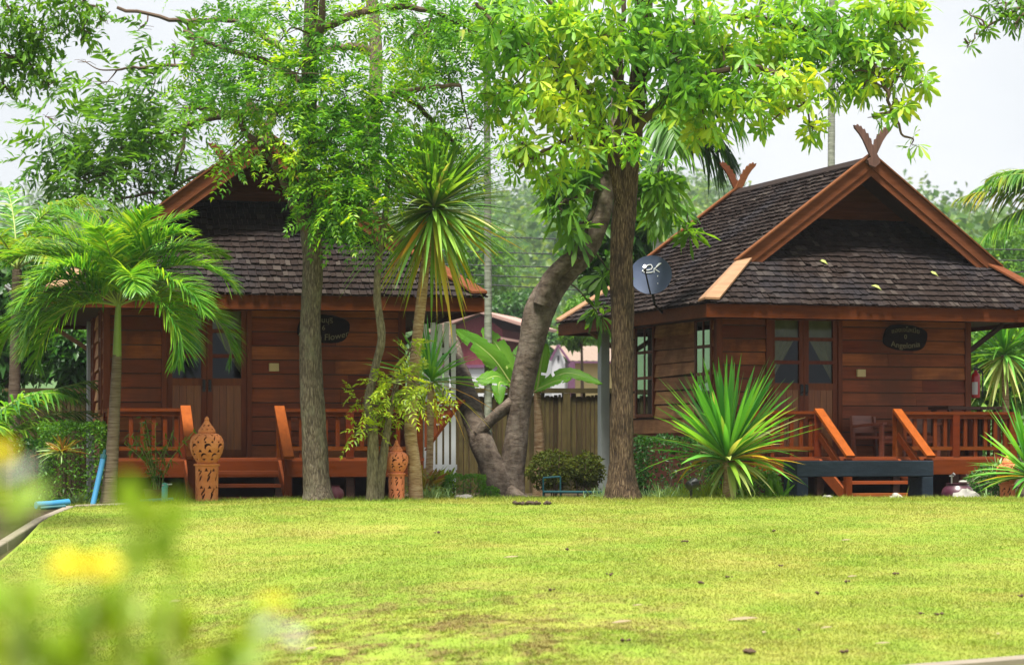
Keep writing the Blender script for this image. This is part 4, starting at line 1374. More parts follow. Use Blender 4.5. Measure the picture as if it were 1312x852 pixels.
def stone(p, s, label, seed, mat='stone', group='loose stones along the lawn edge'):
    rr = np.random.RandomState(seed); n1, n2 = 18, 10
    V = []
    for i in range(n2 + 1):
        th = pi * i / n2
        for j in range(n1):
            ph = 2 * pi * j / n1
            d = np.array([sin(th) * cos(ph), sin(th) * sin(ph), cos(th)])
            k = 1 + .16 * sin(3 * d[0] + seed) * cos(3 * d[1] + 2 * seed) + .12 * sin(5 * d[2] + 4 * d[0] + seed) + .05 * rr.normal()
            V.append(np.array(p) + d * np.array(s) * k)
    F = [(i * n1 + j, i * n1 + (j + 1) % n1, (i + 1) * n1 + (j + 1) % n1, (i + 1) * n1 + j) for i in range(n2) for j in range(n1)]
    mb = MB(); mb.add(V, F)
    return tag(mb.build('stone', M[mat], None, True), label, 'stone', group)


stone(XY(1239, 30.5, -.0), (.17, .12, .12), 'white weathered stone in front of the purple jar', 3)
stone(XY(1259, 30.6, -.02), (.12, .09, .06), 'low white stone just right of the purple jar', 31)
stone(on_lawn(1149, 29.6), (.085, .06, .055), 'small beige stone on the lawn under the right end of the bench', 5)
stone(on_lawn(1060, 29.7), (.07, .05, .035), 'small white stone under the left half of the bench', 6)
stone(on_lawn(594, 29.45), (.125, .09, .05), 'flat white stone in front of the clipped low hedge', 7)
stone(XY(10, 27.0, -.30), (.17, .14, .12), 'grey white stone beside the kerb blocks at the left edge', 8)
stone(XY(33, 27.6, -.27), (.14, .10, .06), 'low flat stone right behind the kerb blocks at the left', 9)

# kerb blocks along the left edge of the lawn
kb = [((-5.02, 28.35), (-4.96, 26.3)), ((-4.965, 26.26), (-4.99, 24.5)), ((-4.99, 24.46), (-5.06, 22.5)), ((-5.0, 28.55), (-4.42, 28.72))]
nm = ['pale kerb block lying nearest the left pipes, end of the kerb row', 'pale kerb block in the middle of the left kerb row', 'pale kerb block cut by the left edge of the photo', 'pale kerb block at the foot of the leaning blue pipe']
for (pa, pb), lab in zip(kb, nm):
    za, zb = float(lawn_h(pa[0] + .12, pa[1])), float(lawn_h(pb[0] + .12, pb[1]))
    d = nrm(np.array([pb[0] - pa[0], pb[1] - pa[1]])); s = np.array([d[1], -d[0]]) * .05
    if lab.startswith('pale kerb block at'): s = s * .8
    A = [(pa[0] - s[0], pa[1] - s[1], za - .2), (pa[0] + s[0], pa[1] + s[1], za - .2), (pa[0] + s[0], pa[1] + s[1], za + .022), (pa[0] - s[0], pa[1] - s[1], za + .022)]
    B = [(pb[0] - s[0], pb[1] - s[1], zb - .2), (pb[0] + s[0], pb[1] + s[1], zb - .2), (pb[0] + s[0], pb[1] + s[1], zb + .022), (pb[0] - s[0], pb[1] - s[1], zb + .022)]
    mb = MB(); mb.hexa(A, B)
    tag(mb.build('kerb_block', M['kerb'], None, bevel=.015), lab, 'kerb block', 'kerb blocks round the lawn')


# clod of dug soil, dry leaves and dropped bits on the lawn
def lawn_at(px, py):
    """where the photo's ray through (px, py) meets the lawn"""
    lo, hi = 12.0, 29.8
    for Y in np.arange(12, 29.8, .02):
        x = (px - CX) * Y / F_PX
        if EYE + (HY - py) * Y / F_PX < float(lawn_h(x, Y)): return np.array([x, Y, float(lawn_h(x, Y))])
    return on_lawn(px, 29.5)


c0 = lawn_at(679, 647); mb = MB(); rr = np.random.RandomState(5)
for k in range(26):
    p = c0 + np.array([.09 * rr.normal(), .06 * rr.normal(), .012 + .012 * rr.rand()]); s = .012 + .02 * rr.rand()
    mb.lathe([(.0001, -s), (s * .9, -s * .3), (s, s * .3), (.0001, s)], tuple(p), 6)
tag(mb.build('soil_clod', M['soil'], None), 'dark clod of dug soil on the far lawn in front of the twisted tree', 'soil')

leafs = [(952, 796, 40, .05, 'long pale dry leaf lying flat on the lawn below the bench'), (979, 813, 20, 1.2, 'curled white dry leaf just right of the long pale one'), (1059, 807, 18, .3, 'yellowish dry leaf on the lawn under the right bench block'),
         (1131, 827, 20, -.1, 'pale tan dry leaf low on the lawn at the right'), (1279, 815, 14, .9, 'small white dry leaf near the right edge of the lawn'), (817, 778, 14, .2, 'small pale dry leaf near the middle of the lawn'),
         (797, 800, 30, .35, 'grey twisted dry leaf low in the middle of the lawn'), (655, 716, 20, 0., 'pale dry leaf on the worn patch below the twisted tree'), (1092, 741, 16, .4, 'thin dry leaf on the lawn at mid height right of centre'),
         (399, 834, 26, .8, 'brown yellow dry leaf beside the blurred white petals'), (224, 773, 30, 1.0, 'tan dry leaf on the worn slope above the blurred leaves'), (1084, 694, 14, .2, 'tiny reddish dry leaf on the far right lawn')]
for px, py, w, a, lab in leafs:
    p = lawn_at(px, py); ln = w * p[1] / F_PX
    lv = Leaves(); d = np.array([cos(a), sin(a) * 1.5, .10])
    lv.ribbon(p - nrm(d) * ln / 2 + (0, 0, .020), d, (0.15, -.3, 1), ln * 1.0, ln * .24, .03, prof=[(0, .1), (.25, .75), (.55, 1), (.8, .6), (1, .05)], fold=.15, curl=.03)
    o = lv.build('dry_leaf', M['dry_leaf']); md = o.modifiers.new('thick', 'SOLIDIFY'); md.thickness = .0015
    tag(o, lab, 'leaf', 'dry leaves dropped on the lawn')
bits = [(959, 838), (1026, 810), (1001, 727), (1148, 737), (897, 749), (1085, 747), (780, 738), (705, 758), (802, 823), (1307, 766), (1180, 789), (1047, 762), (1200, 789), (876, 696), (990, 682), (1082, 838), (932, 741), (560, 684), (725, 706)]
for k, (px, py) in enumerate(bits):
    p = lawn_at(px, py); mb = MB(); rr = np.random.RandomState(k)
    for q in range(4):
        s = .006 + .009 * rr.rand() + (.012 if k == 0 else 0); c = p + np.array([.014 * rr.normal(), .012 * rr.normal(), .014 + .008 * rr.rand()])
        mb.lathe([(.0001, -s), (s * 1.2, 0), (.0001, s * .8)], tuple(c), 6)
    tag(mb.build('dropped_pod', M['bag'], None), 'tiny dark seed pod lying on the lawn', 'seed pod', 'dark seed pods on the lawn')
# leaves fallen on the front roof of the right cabin
for k, (px, py, lab) in enumerate([(1055, 338, 'yellow leaf lying highest on the front shingles of the right cabin'), (1191, 353, 'pale leaf lying on the right half of the front shingles'), (1108, 371, 'curved yellow leaf lying lowest on the front shingles')]):
    v = .35 + .2 * (371 - py) / 33; u = {0: 1.95, 1: 3.55, 2: 2.55}[k]
    v = {0: .72, 1: .56, 2: .30}[k]
    p = RH(u, v, ZE + SB * v + .035); d = nrm(RH(u + .6, v + .5, 0) * 0 + np.array([.8, -.3, -.3]))
    lv = Leaves(); lv.ribbon(p, d, (0, -.6, 1), .15, .06, .1, prof=LEAF, fold=.4, curl=.3); o = lv.build('fallen_leaf', M['leaf_dracp']); md = o.modifiers.new('thick', 'SOLIDIFY'); md.thickness = .0015
    tag(o, lab, 'leaf', 'leaves fallen on the roof')
# ------------------------------------------------------------------ trees
def spline(pts, k=6):
    pts = np.asarray(pts, float)
    if len(pts) < 3: return np.array([pts[0] + (pts[-1] - pts[0]) * t for t in np.linspace(0, 1, k + 1)])
    q = np.vstack([2 * pts[0] - pts[1], pts, 2 * pts[-1] - pts[-2]]); out = []
    for i in range(1, len(q) - 2):
        for t in np.arange(k) / k:
            a, b, c, d = q[i - 1], q[i], q[i + 1], q[i + 2]
            out.append(.5 * ((2 * b) + (-a + c) * t + (2 * a - 5 * b + 4 * c - d) * t * t + (-a + 3 * b - 3 * c + d) * t ** 3))
    out.append(pts[-1]); return np.array(out)


def limb_pts(spec, Y):
    """[(px, py, depth offset, radius in photo pixels)] -> smooth points and radii"""
    P4 = np.array([np.append(P(px, py, Y + dy), r * (Y + dy) / F_PX) for px, py, dy, r in spec])
    s = spline(P4, 7)
    return s[:, :3], np.maximum(s[:, 3], .004)


def tree(name, label, cat, barkm, leafm, Y, trunk, limbs, clusters, kind, kw, seed, group=None, sides=14, rough=.12, twigs=7, base=True, pw=2.4, out=.9):
    rng = np.random.RandomState(seed)
    root = empty(name, (0, 0, 0), 0, label, cat, group)
    mb = MB()
    for k, tr in enumerate(trunk):
        p, r = limb_pts(tr, Y)
        if base and k == 0:
            p = np.vstack([p[0] - [0, 0, .35], p]); r = np.append(r[0] * 1.2, r); r = r * (1 + .16 * np.exp(-np.maximum(p[:, 2] - p[1, 2], 0) / .12))
        # wander a little
        mb.tube(p, r, sides, rough=rough, seed=seed + k)
    mb.build('trunk', barkm, root, True)
    br = MB(); allp = []
    for tr in trunk:
        p, r = limb_pts(tr, Y); allp.append(p)
    for k, tr in enumerate(limbs):
        p, r = limb_pts(tr, Y)
        p[1:-1] += .012 * rng.normal(size=(len(p) - 2, 3))
        br.tube(p, r, 8, rough=.08, seed=seed + 50 + k); allp.append(p)
    allp = np.vstack(allp)
    lv = Leaves()
    for c in clusters:
        px, py, rx, ry, dy, n = c[:6]
        fn, kk, lm = kind, dict(kw), 0
        if len(c) > 6: kk.update(c[6])
        C = P(px, py, Y + dy); sx = rx * (Y + dy) / F_PX; sz = ry * (Y + dy) / F_PX; sy = max(sx, sz) * .9
        q = ball(n, rng, pw)
        # uneven outline: lobes, not one ball
        lob = 1 + .22 * np.sin(q[:, :1] * 4 + px) * np.cos(q[:, 2:] * 5 + py) + .10 * rng.normal(size=(n, 1))
        p = C + q * lob * np.array([sx, sy, sz])
        d = nrm(q * out + .75 * rng.normal(size=(n, 3)) + np.array([0, 0, .05]))
        fn(lv, p, d, rng, **kk)
        # twigs from the nearest limb into the cluster
        j = np.argmin(np.linalg.norm(allp - C, axis=1)); a = allp[j]
        mid = (a + C) / 2 + np.array([0, 0, .06]) + .05 * rng.normal(size=3)
        br.tube(spline([a, mid, C], 5), np.linspace(.014, .007, 11), 6)
        for t in range(min(twigs, n)):
            e = p[t]; m2 = (C + e) / 2 + .04 * rng.normal(size=3)
            br.tube([C, m2, e], [.006, .0045, .003], 4, cap=False)
    if br.v: br.build('branches', M['twig'] if barkm != M['bark_twist'] else barkm, root, True)
    if lv.n: lv.build('crown', leafm, root)
    return root


# grey trunk in front of the left cabin, feathery crown
fk = dict(rach=.32, pairs=7, ll=.064, lw=.025, sag=.3)
tree('feathery_tree', 'tall grey trunked tree with fine feathery leaves in front of the left cabin', 'tree', M['bark_grey'], M['leaf_feather'], 28.9,
     [[(408, 640, 0, 19), (405, 600, 0, 16.5), (402, 540, 0, 15.3), (398, 480, 0, 14.3), (398, 410, 0, 13.5), (401, 340, 0, 13.5), (397, 285, .02, 13.5), (394, 220, .05, 11), (395, 140, .08, 10.5), (397, 60, .1, 10), (400, -20, .1, 9), (404, -130, .1, 7)]],
     [[(399, 305, -.05, 9), (378, 262, -.15, 7), (366, 238, -.2, 6), (345, 200, -.3, 5), (305, 160, -.4, 3)],
      [(395, 190, 0, 6), (440, 165, -.2, 5), (505, 120, -.3, 4), (590, 110, -.3, 2.5)],
      [(396, 110, 0, 6), (340, 80, .2, 5), (280, 60, .3, 3), (235, 40, .4, 2)],
      [(398, 50, 0, 6), (450, 20, .1, 5), (520, 8, .2, 4), (590, 30, .2, 2.5)],
      [(395, 240, -.1, 5), (430, 240, -.4, 4), (455, 270, -.5, 2.5)],
      [(505, 115, -.3, 4), (550, 150, .4, 3), (595, 200, 1.1, 2)],
      [(396, 100, 0, 7), (410, 40, -.3, 5), (415, -40, -.4, 3)]],
     [(290, 55, 62, 48, .2, 120), (365, 45, 75, 55, -.3, 170), (300, 125, 62, 42, 0, 125), (350, 135, 58, 40, -.5, 110), (318, 192, 30, 13, -.4, 22), (283, 203, 22, 9, -.3, 14),
      (450, 215, 66, 38, -.5, 110), (428, 262, 48, 26, -.6, 60), (440, 130, 70, 52, -.5, 190), (470, 180, 78, 42, -.4, 190), (425, 225, 62, 36, -.6, 140), (440, 272, 52, 27, -.7, 90), (415, 185, 45, 36, -.7, 70), (505, 115, 55, 48, -.2, 110), (545, 45, 72, 50, 0, 150), (470, 15, 70, 30, .3, 80), (575, 95, 48, 40, .1, 80),
      (545, 195, 46, 26, 1.5, 70), (600, 205, 42, 26, 1.2, 60), (508, 225, 26, 20, 1.2, 26), (602, 165, 30, 22, 0, 36), (380, 95, 70, 36, -.6, 90), (600, 40, 40, 40, .2, 60), (400, -50, 190, 40, 0, 170)],
     sprigs_pinnate, fk, 5, rough=.10)

# slim twin stems with low yellow-green foliage
tree('slim_twin_tree', 'slim twin stemmed tree with bright yellow green low foliage beside the small lantern', 'tree', M['bark_slim'], M['leaf_yellow'], 28.8,
     [[(477, 641, 0, 8.5), (478, 590, 0, 7.5), (477, 545, 0, 6.5), (472, 515, 0, 6), (481, 470, 0, 5.5), (489, 430, 0, 5.2), (483, 380, 0, 4.8), (486, 330, 0, 4.5), (493, 280, 0, 4), (497, 230, .05, 3.6), (502, 170, .1, 3)],
      [(486, 641, .03, 6.5), (489, 600, .03, 6), (495, 560, .03, 5), (500, 525, .02, 4), (512, 480, 0, 3)]],
     [[(486, 340, 0, 2.2), (477, 300, -.05, 2), (466, 262, -.1, 1.6), (462, 230, -.1, 1.3)], [(477, 540, 0, 3), (470, 552, -.1, 2), (455, 556, -.15, 1.5)]],
     [(505, 500, 40, 26, -.1, 44), (482, 520, 26, 18, -.15, 22), (538, 495, 26, 18, -.05, 20), (466, 548, 18, 8, -.15, 9), (525, 450, 18, 16, .0, 8)],
     sprigs_pinnate, dict(rach=.26, pairs=7, ll=.062, lw=.022, sag=.25), 6, rough=.10, sides=10)

# thick furrowed trunk, whorled leaves
wk = dict(k=7, ll=.172, lw=.054)
tree('whorled_leaf_tree', 'tall tree with thick dark furrowed trunk and whorled bright leaves left of the right cabin', 'tree', M['bark_dark'], M['leaf_whorl'], 29.0,
     [[(798, 642, 0, 22), (797, 610, 0, 17.8), (797, 560, 0, 15.8), (797, 480, 0, 14.6), (797, 400, 0, 14), (797, 330, 0, 13.8), (800, 265, 0, 14.5), (805, 215, 0, 13.5), (812, 165, .02, 12.5), (818, 110, .02, 12), (823, 50, 0, 11.5), (826, -20, 0, 10), (830, -130, 0, 7)],
      [(796, 262, -.05, 8), (788, 225, -.12, 7), (781, 190, -.15, 5.5), (774, 165, -.15, 5), (765, 140, -.15, 4.5)]],
     [[(793, 235, -.05, 5), (792, 180, -.1, 4), (795, 110, -.15, 4), (798, 30, -.15, 3.4), (802, -40, -.15, 3)],
      [(822, 60, 0, 7), (880, 30, .1, 5.5), (960, 22, .1, 4.5), (1040, 40, .1, 4), (1095, 62, 0, 3.6), (1128, 100, -.1, 3), (1142, 140, -.1, 2), (1158, 175, -.1, 1.4)],
      [(812, 170, -.05, 6), (860, 125, -.3, 5), (930, 90, -.4, 4), (1000, 95, -.4, 3), (1035, 140, -.4, 1.8)],
      [(774, 165, -.15, 5), (740, 110, -.3, 4.5), (690, 70, -.4, 4), (640, 40, -.4, 3), (610, 5, -.4, 2.4)],
      [(812, 130, 0, 5), (770, 70, -.3, 4), (720, 20, -.3, 3), (690, -30, -.3, 2.5)],
      [(780, 190, -.15, 4), (740, 180, -.35, 3), (690, 195, -.4, 2.4), (665, 215, -.4, 1.8)],
      [(1040, 40, .1, 3), (1100, 20, .2, 2.6), (1170, 40, .1, 2)], [(820, 100, 0, 4), (850, 60, -.4, 3), (880, 100, -.6, 2)]],
     [(645, 45, 46, 50, -0.4, 62), (715, 45, 62, 55, -0.3, 99), (690, 120, 55, 45, -0.4, 77), (640, 125, 34, 34, -0.3, 32), (665, 195, 32, 30, -0.4, 29), (700, 225, 22, 22, -0.3, 13), (760, 125, 50, 50, -0.5, 66), (775, 45, 55, 50, -0.5, 75), (735, 180, 42, 26, -0.4, 32), (800, 185, 30, 22, -0.7, 14), (850, 45, 58, 50, -0.3, 86), (875, 115, 56, 48, -0.4, 86), (925, 60, 62, 55, -0.2, 102), (945, 125, 52, 32, -0.4, 60), (905, 165, 40, 20, -0.3, 21), (1000, 55, 60, 50, 0, 90), (1010, 112, 48, 30, -0.4, 47), (1060, 40, 52, 45, 0.1, 68), (1100, 75, 45, 40, 0, 49), (1140, 35, 42, 38, 0.1, 43), (1155, 90, 34, 30, 0, 28), (978, 165, 7, 10, -0.4, 3), (1038, 160, 22, 16, -0.4, 8), (1105, 118, 26, 16, -0.1, 12), (1155, 140, 22, 18, -0.1, 10), (1180, 105, 16, 14, 0, 6), (1168, 185, 10, 10, -0.1, 3), (1075, 115, 28, 18, -0.1, 14), (1122, 150, 7, 6, -0.1, 2), (1140, 5, 60, 26, 0.1, 38), (850, -45, 280, 40, -0.1, 183)],
     sprigs_whorl, wk, 8, rough=.16, sides=18, twigs=8, out=.6)

# twisted double trunk with large dark leaves
tree('twisted_tree', 'twisted brown tree with a bent main trunk and a leaning second trunk by the fence', 'tree', M['bark_twist'], M['leaf_mid'], 32.0,
     [[(652, 650, 0, 24), (655, 610, 0, 17.5), (661, 560, 0, 16), (668, 500, 0, 15.3), (680, 445, 0, 16), (693, 396, 0, 18), (716, 357, 0, 16.5), (750, 319, 0, 14), (768, 281, 0, 13.5), (777, 235, 0, 12), (786, 190, 0, 9), (790, 140, .1, 8), (792, 60, .2, 6)],
      [(642, 640, -.1, 18), (633, 605, -.12, 16.5), (617, 565, .0, 15.5), (601, 520, .6, 14.5), (587, 475, 2.0, 13), (573, 430, 3.6, 11.5), (556, 380, 4.8, 10), (545, 330, 5.4, 8)],
      [(694, 390, -.1, 14), (706, 358, -.14, 12), (724, 338, -.18, 10), (738, 326, -.22, 9)],
      [(612, 556, -.05, 8), (638, 530, -.08, 7.5), (660, 514, -.02, 8), (672, 506, 0, 8)],
      [(650, 630, -.1, 14), (668, 640, -.25, 9), (700, 648, -.4, 4)]],
     [[(778, 235, 0, 5), (745, 248, -.2, 4), (718, 262, -.3, 2.5)], [(780, 225, 0, 5), (830, 240, .8, 4), (868, 272, 1.6, 2.5)], [(775, 255, 0, 4), (752, 280, -.1, 3), (738, 296, -.2, 2)], [(775, 270, 0, 4), (800, 262, .6, 3), (822, 255, 1.0, 2)]],
     [(716, 266, 26, 14, -.3, 9), (722, 232, 36, 22, -.1, 22), (740, 296, 16, 10, -.2, 4), (842, 235, 40, 32, .6, 30), (848, 272, 34, 18, 1.8, 18), (880, 296, 14, 8, 1.6, 4), (760, 195, 34, 28, .1, 22), (778, 345, 14, 14, .6, 5), (766, 402, 14, 12, .9, 4)],
     sprigs_whorl, dict(k=8, ll=.29, lw=.072, droop=.4), 9, rough=.13, sides=18, out=.6)

# background tree with long airy leaf sprays to the left of the roof
tree('airy_tree', 'pale trunked tree behind the left cabin whose airy branches reach out to the left', 'tree', M['bark_slim'], M['leaf_mid'], 39.0,
     [[(470, 640, 0, 14), (472, 400, 0, 12), (476, 200, 0, 10), (482, 90, 0, 9), (478, 20, 0, 8), (470, -60, 0, 7)]],
     [[(480, 66, 0, 7), (440, 60, 0, 5), (380, 70, 0, 4), (300, 28, 0, 3.4), (240, 28, 0, 3), (150, 10, 0, 2)],
      [(477, 170, 0, 7), (400, 140, 0, 6), (300, 146, 0, 5), (230, 165, 0, 4.4), (185, 190, 0, 3.6), (130, 225, 0, 2.6), (80, 262, 0, 1.6)],
      [(300, 146, 0, 3), (240, 140, 0, 3), (236, 180, 0, 2.6), (222, 230, 0, 2.2), (210, 250, 0, 1.6)], [(240, 28, 0, 3), (245, 80, 0, 2.4), (190, 85, 0, 2), (150, 90, 0, 1.5)],
      [(290, 205, 0, 2.4), (250, 225, 0, 2.2), (210, 245, 0, 2), (140, 256, 0, 1.6)]],
     [(110, 165, 52, 14, 0, 20), (85, 198, 38, 16, 0, 20), (150, 192, 50, 18, 0, 34), (205, 172, 42, 16, 0, 24), (138, 105, 44, 12, 0, 16), (195, 118, 40, 12, 0, 15), (225, 62, 34, 10, 0, 9), (105, 228, 42, 16, 0, 22), (165, 222, 44, 18, 0, 32), (212, 205, 36, 14, 0, 18), (240, 135, 36, 14, 0, 15), (250, 92, 30, 12, 0, 10), (60, 150, 24, 7, 0, 5), (180, 35, 20, 6, 0, 4), (110, 80, 20, 6, 0, 4)],
     sprigs_pinnate, dict(rach=.70, pairs=8, ll=.20, lw=.050, sag=.35), 10, rough=.08, sides=10, twigs=5)

# foliage reaching in from trees beside the view
tree('overhanging_tree', 'small leaved tree reaching into the top left corner of the photo', 'tree', M['bark_slim'], M['leaf_mid'], 24.5,
     [[(-230, 760, 0, 24), (-220, 500, 0, 20), (-190, 250, 0, 18), (-150, 60, 0, 14), (-130, -100, 0, 10)]],
     [[(-165, 110, 0, 8), (-90, 30, 0, 6), (-10, -5, 0, 4), (70, -12, 0, 2.5), (120, 8, 0, 1.5)], [(-180, 200, 0, 7), (-100, 110, 0, 5), (-30, 70, 0, 3), (35, 75, 0, 2)]],
     [(15, 20, 48, 36, 0, 95), (55, 50, 26, 26, 0, 45), (25, 85, 36, 30, 0, 80), (5, 108, 28, 18, 0, 30), (62, 110, 14, 16, 0, 14), (95, 12, 34, 18, 0, 40), (105, 38, 18, 16, 0, 16), (-40, 60, 50, 70, .3, 90), (130, 25, 12, 12, 0, 6), (80, -15, 50, 14, 0, 30)],
     sprigs_simple, dict(k=7, ll=.085, lw=.036, tw=.16), 12, sides=10, twigs=6)
tree('overhanging_tree', 'thin leafy branch reaching into the top right corner against the pale sky', 'tree', M['bark_slim'], M['leaf_mid'], 27.0,
     [[(1560, 700, 0, 22), (1550, 400, 0, 19), (1530, 150, 0, 15), (1510, -60, 0, 10)]],
     [[(1535, 180, 0, 7), (1430, 60, 0, 4), (1350, 0, 0, 3), (1295, 15, 0, 2), (1262, 38, 0, 1.3), (1240, 56, 0, .8)], [(1350, 0, 0, 2.4), (1310, 20, -.1, 1.6), (1300, 40, -.1, 1)]],
     [(1290, 22, 22, 14, 0, 11), (1262, 36, 12, 9, 0, 5), (1241, 58, 6, 4, 0, 2), (1304, 34, 10, 12, 0, 5), (1280, 5, 22, 8, 0, 6), (1310, 5, 16, 10, 0, 6), (1243, 20, 7, 4, 0, 2)],
     sprigs_whorl, dict(k=7, ll=.12, lw=.034), 13, sides=10, twigs=5)


# rounded bushy trees farther back
def bush_tree(name, label, cat, px, py, rx, ry, Y, n, ll, leafm, seed, group=None, trunk=True, lobes=7, flat=False):
    rng = np.random.RandomState(seed)
    C = P(px, py, Y); sx, sz = rx * Y / F_PX, ry * Y / F_PX
    root = empty(name, (C[0], Y, 0), 0, label, cat, group)
    C = C - np.array([C[0], Y, 0.])
    lv = Leaves()
    q = ball(n, rng, 4.5)
    cen = ball(lobes, rng, 1.6) * .62
    pick = rng.randint(0, lobes, n)
    sc = (.34 + .26 * rng.rand(lobes))[pick][:, None]
    p = C + (cen[pick] + q * sc) * np.array([sx, sx * .9, sz]) * 1.05
    d = nrm(q + .6 * rng.normal(size=(n, 3)))
    lv.ribbon(p, nrm(np.cross(d, rng.normal(size=(n, 3))) + d * .4), d, ll * (.6 + .8 * rng.rand(n)), ll * .5 * (.7 + .6 * rng.rand(n)), .2, prof=DIAM, fold=.25)
    if trunk:
        mb = MB()
        mb.tube([(0, 0, -.6), (.03 * sx, 0, C[2] * .4), (0, 0, C[2])], [.05 * sx + .03, .04 * sx + .02, .02], 8, rough=.06, seed=seed)
        for k in range(lobes):
            e = C + cen[k] * np.array([sx, sx * .9, sz]); mb.tube([(0, 0, max(C[2] * .35, C[2] - sz * .8)), (e + C) / 2 - np.array([0, 0, sz * .15]), e], [.03 * sx + .01, .02 * sx, .008], 6)
        mb.build('trunk', M['twig'], root, True)
    lv.build('crown', leafm, root, False)
    return root


BG = 'bushy trees beyond the fence'
bush_tree('bushy_tree', 'round dark green tree just above the maroon house roof', 'tree', 668, 402, 42, 32, 112, 5200, .22, M['leaf_dark'], 31, BG)
bush_tree('bushy_tree', 'dark green tree between the maroon and the cream house', 'tree', 690, 445, 45, 38, 118, 5200, .22, M['leaf_dark'], 32, BG)
bush_tree('bushy_tree', 'bright green tree above the cream house next to the right cabin eave', 'tree', 745, 412, 42, 40, 70, 4200, .16, M['leaf_mid'], 33, BG)
bush_tree('bushy_tree', 'light green tree on the lower hill behind the tall spiky plant', 'tree', 600, 330, 60, 60, 130, 6500, .26, M['leaf_mid'], 34, BG)
bush_tree('bushy_tree', 'dense dark tree behind the palms at the left edge of the photo', 'tree', 10, 400, 105, 120, 44, 5200, .22, M['leaf_dark'], 35, BG, lobes=10)
bush_tree('bushy_tree', 'dark tree low at the left edge behind the short fence', 'tree', -60, 540, 110, 70, 37, 3600, .18, M['leaf_dark'], 36, BG)
bush_tree('bushy_tree', 'green tree behind the spiky palm in the gap right of the right cabin', 'tree', 1290, 465, 70, 66, 46, 3600, .20, M['leaf_mid'], 37, BG, lobes=9)
bush_tree('bushy_tree', 'pale green tree below the yellow frond at the right edge', 'tree', 1300, 345, 75, 52, 90, 6500, .20, M['leaf_mid'], 38, BG)
bush_tree('bushy_tree', 'mid green tree behind the yellow palm frond near the roof slope', 'tree', 1235, 330, 55, 40, 100, 5200, .21, M['leaf_mid'], 39, BG)
bush_tree('bushy_tree', 'dark green tree just left of the left cabin behind the palm trunk', 'tree', 98, 455, 48, 62, 43.5, 3600, .18, M['leaf_dark'], 40, BG)
bush_tree('bushy_tree', 'dark leafy tree behind the furrowed trunk and the satellite dish', 'tree', 800, 300, 75, 95, 44, 4200, .24, M['leaf_dark'], 41, BG, lobes=10)


# ------------------------------------------------------------------ palms
def frond_part(root, base, az, el, length, bend, nl, ll, lw, rng, mat, name='frond', spread=.9, lift=.15, sag=.35, twist=0.0, r0=.014, start=.14, tipk=.25):
    n = 26
    d0 = np.array([cos(az), sin(az)]); pts = [np.array(base, float)]; dirs = []
    for i in range(n):
        t = (i + .5) / n
        e = el - bend * t ** 1.25
        d = np.array([d0[0] * cos(e), d0[1] * cos(e), sin(e)])
        dirs.append(d); pts.append(pts[-1] + d * length / n)
    pts = np.array(pts); dirs = np.array(dirs + [dirs[-1]])
    lv = Leaves()
    tt = np.linspace(start, .995, nl); x = tt * n
    i0 = np.minimum(x.astype(int), n - 1); f = (x - i0)[:, None]
    c = pts[i0] * (1 - f) + pts[i0 + 1] * f; d = dirs[i0]
    side = nrm(np.cross(d, np.array([0, 0, 1.]))); 
    bad = np.linalg.norm(np.cross(d, np.array([0, 0, 1.])), axis=1) < .15
    side[bad] = nrm(np.array([-d0[1], d0[0], 0]))
    if np.dot(side[0], np.array([d0[1], -d0[0], 0])) < 0: side = -side
    upv = np.cross(side, d)
    prof = np.sin(pi * np.clip(.16 + .80 * tt, 0, 1)) ** .7
    for sg in (-1, 1):
        fw = .55 + .75 * tt[:, None] ** 2
        dd = nrm(side * sg * spread + d * fw + upv * (lift + .22 * rng.normal(size=(nl, 1))) + .07 * rng.normal(size=(nl, 3)))
        lv.ribbon(c, dd, upv, ll * prof * (.85 + .3 * rng.rand(nl)), lw * (.8 + .4 * rng.rand(nl)), sag * (.6 + .8 * rng.rand(nl)), prof=[(0, .6), (.25, 1), (.6, .8), (.85, .45), (1, .03)], fold=.35)
    # the rachis is the frond's own stalk: same mesh, second material
    mbm = MB(); mbm.tube(pts, np.linspace(r0, .003, len(pts)), 6)
    VR = np.vstack(mbm.v); FR = [q for q in mbm.f if len(q) == 4]
    base_n = lv.n
    lv.V.append(VR); lv.F.append(np.array(FR) + base_n); lv.M.append(np.ones(len(FR), int)); lv.n += len(VR)
    return lv.build(name, [mat, M['rachis']], root)


def palm_trunk(root, pts, rad, mat, sides=14, rough=.03, name='trunk'):
    mb = MB(); mb.tube(pts, rad, sides, rough=rough, seed=3); return mb.build(name, mat, root, True)


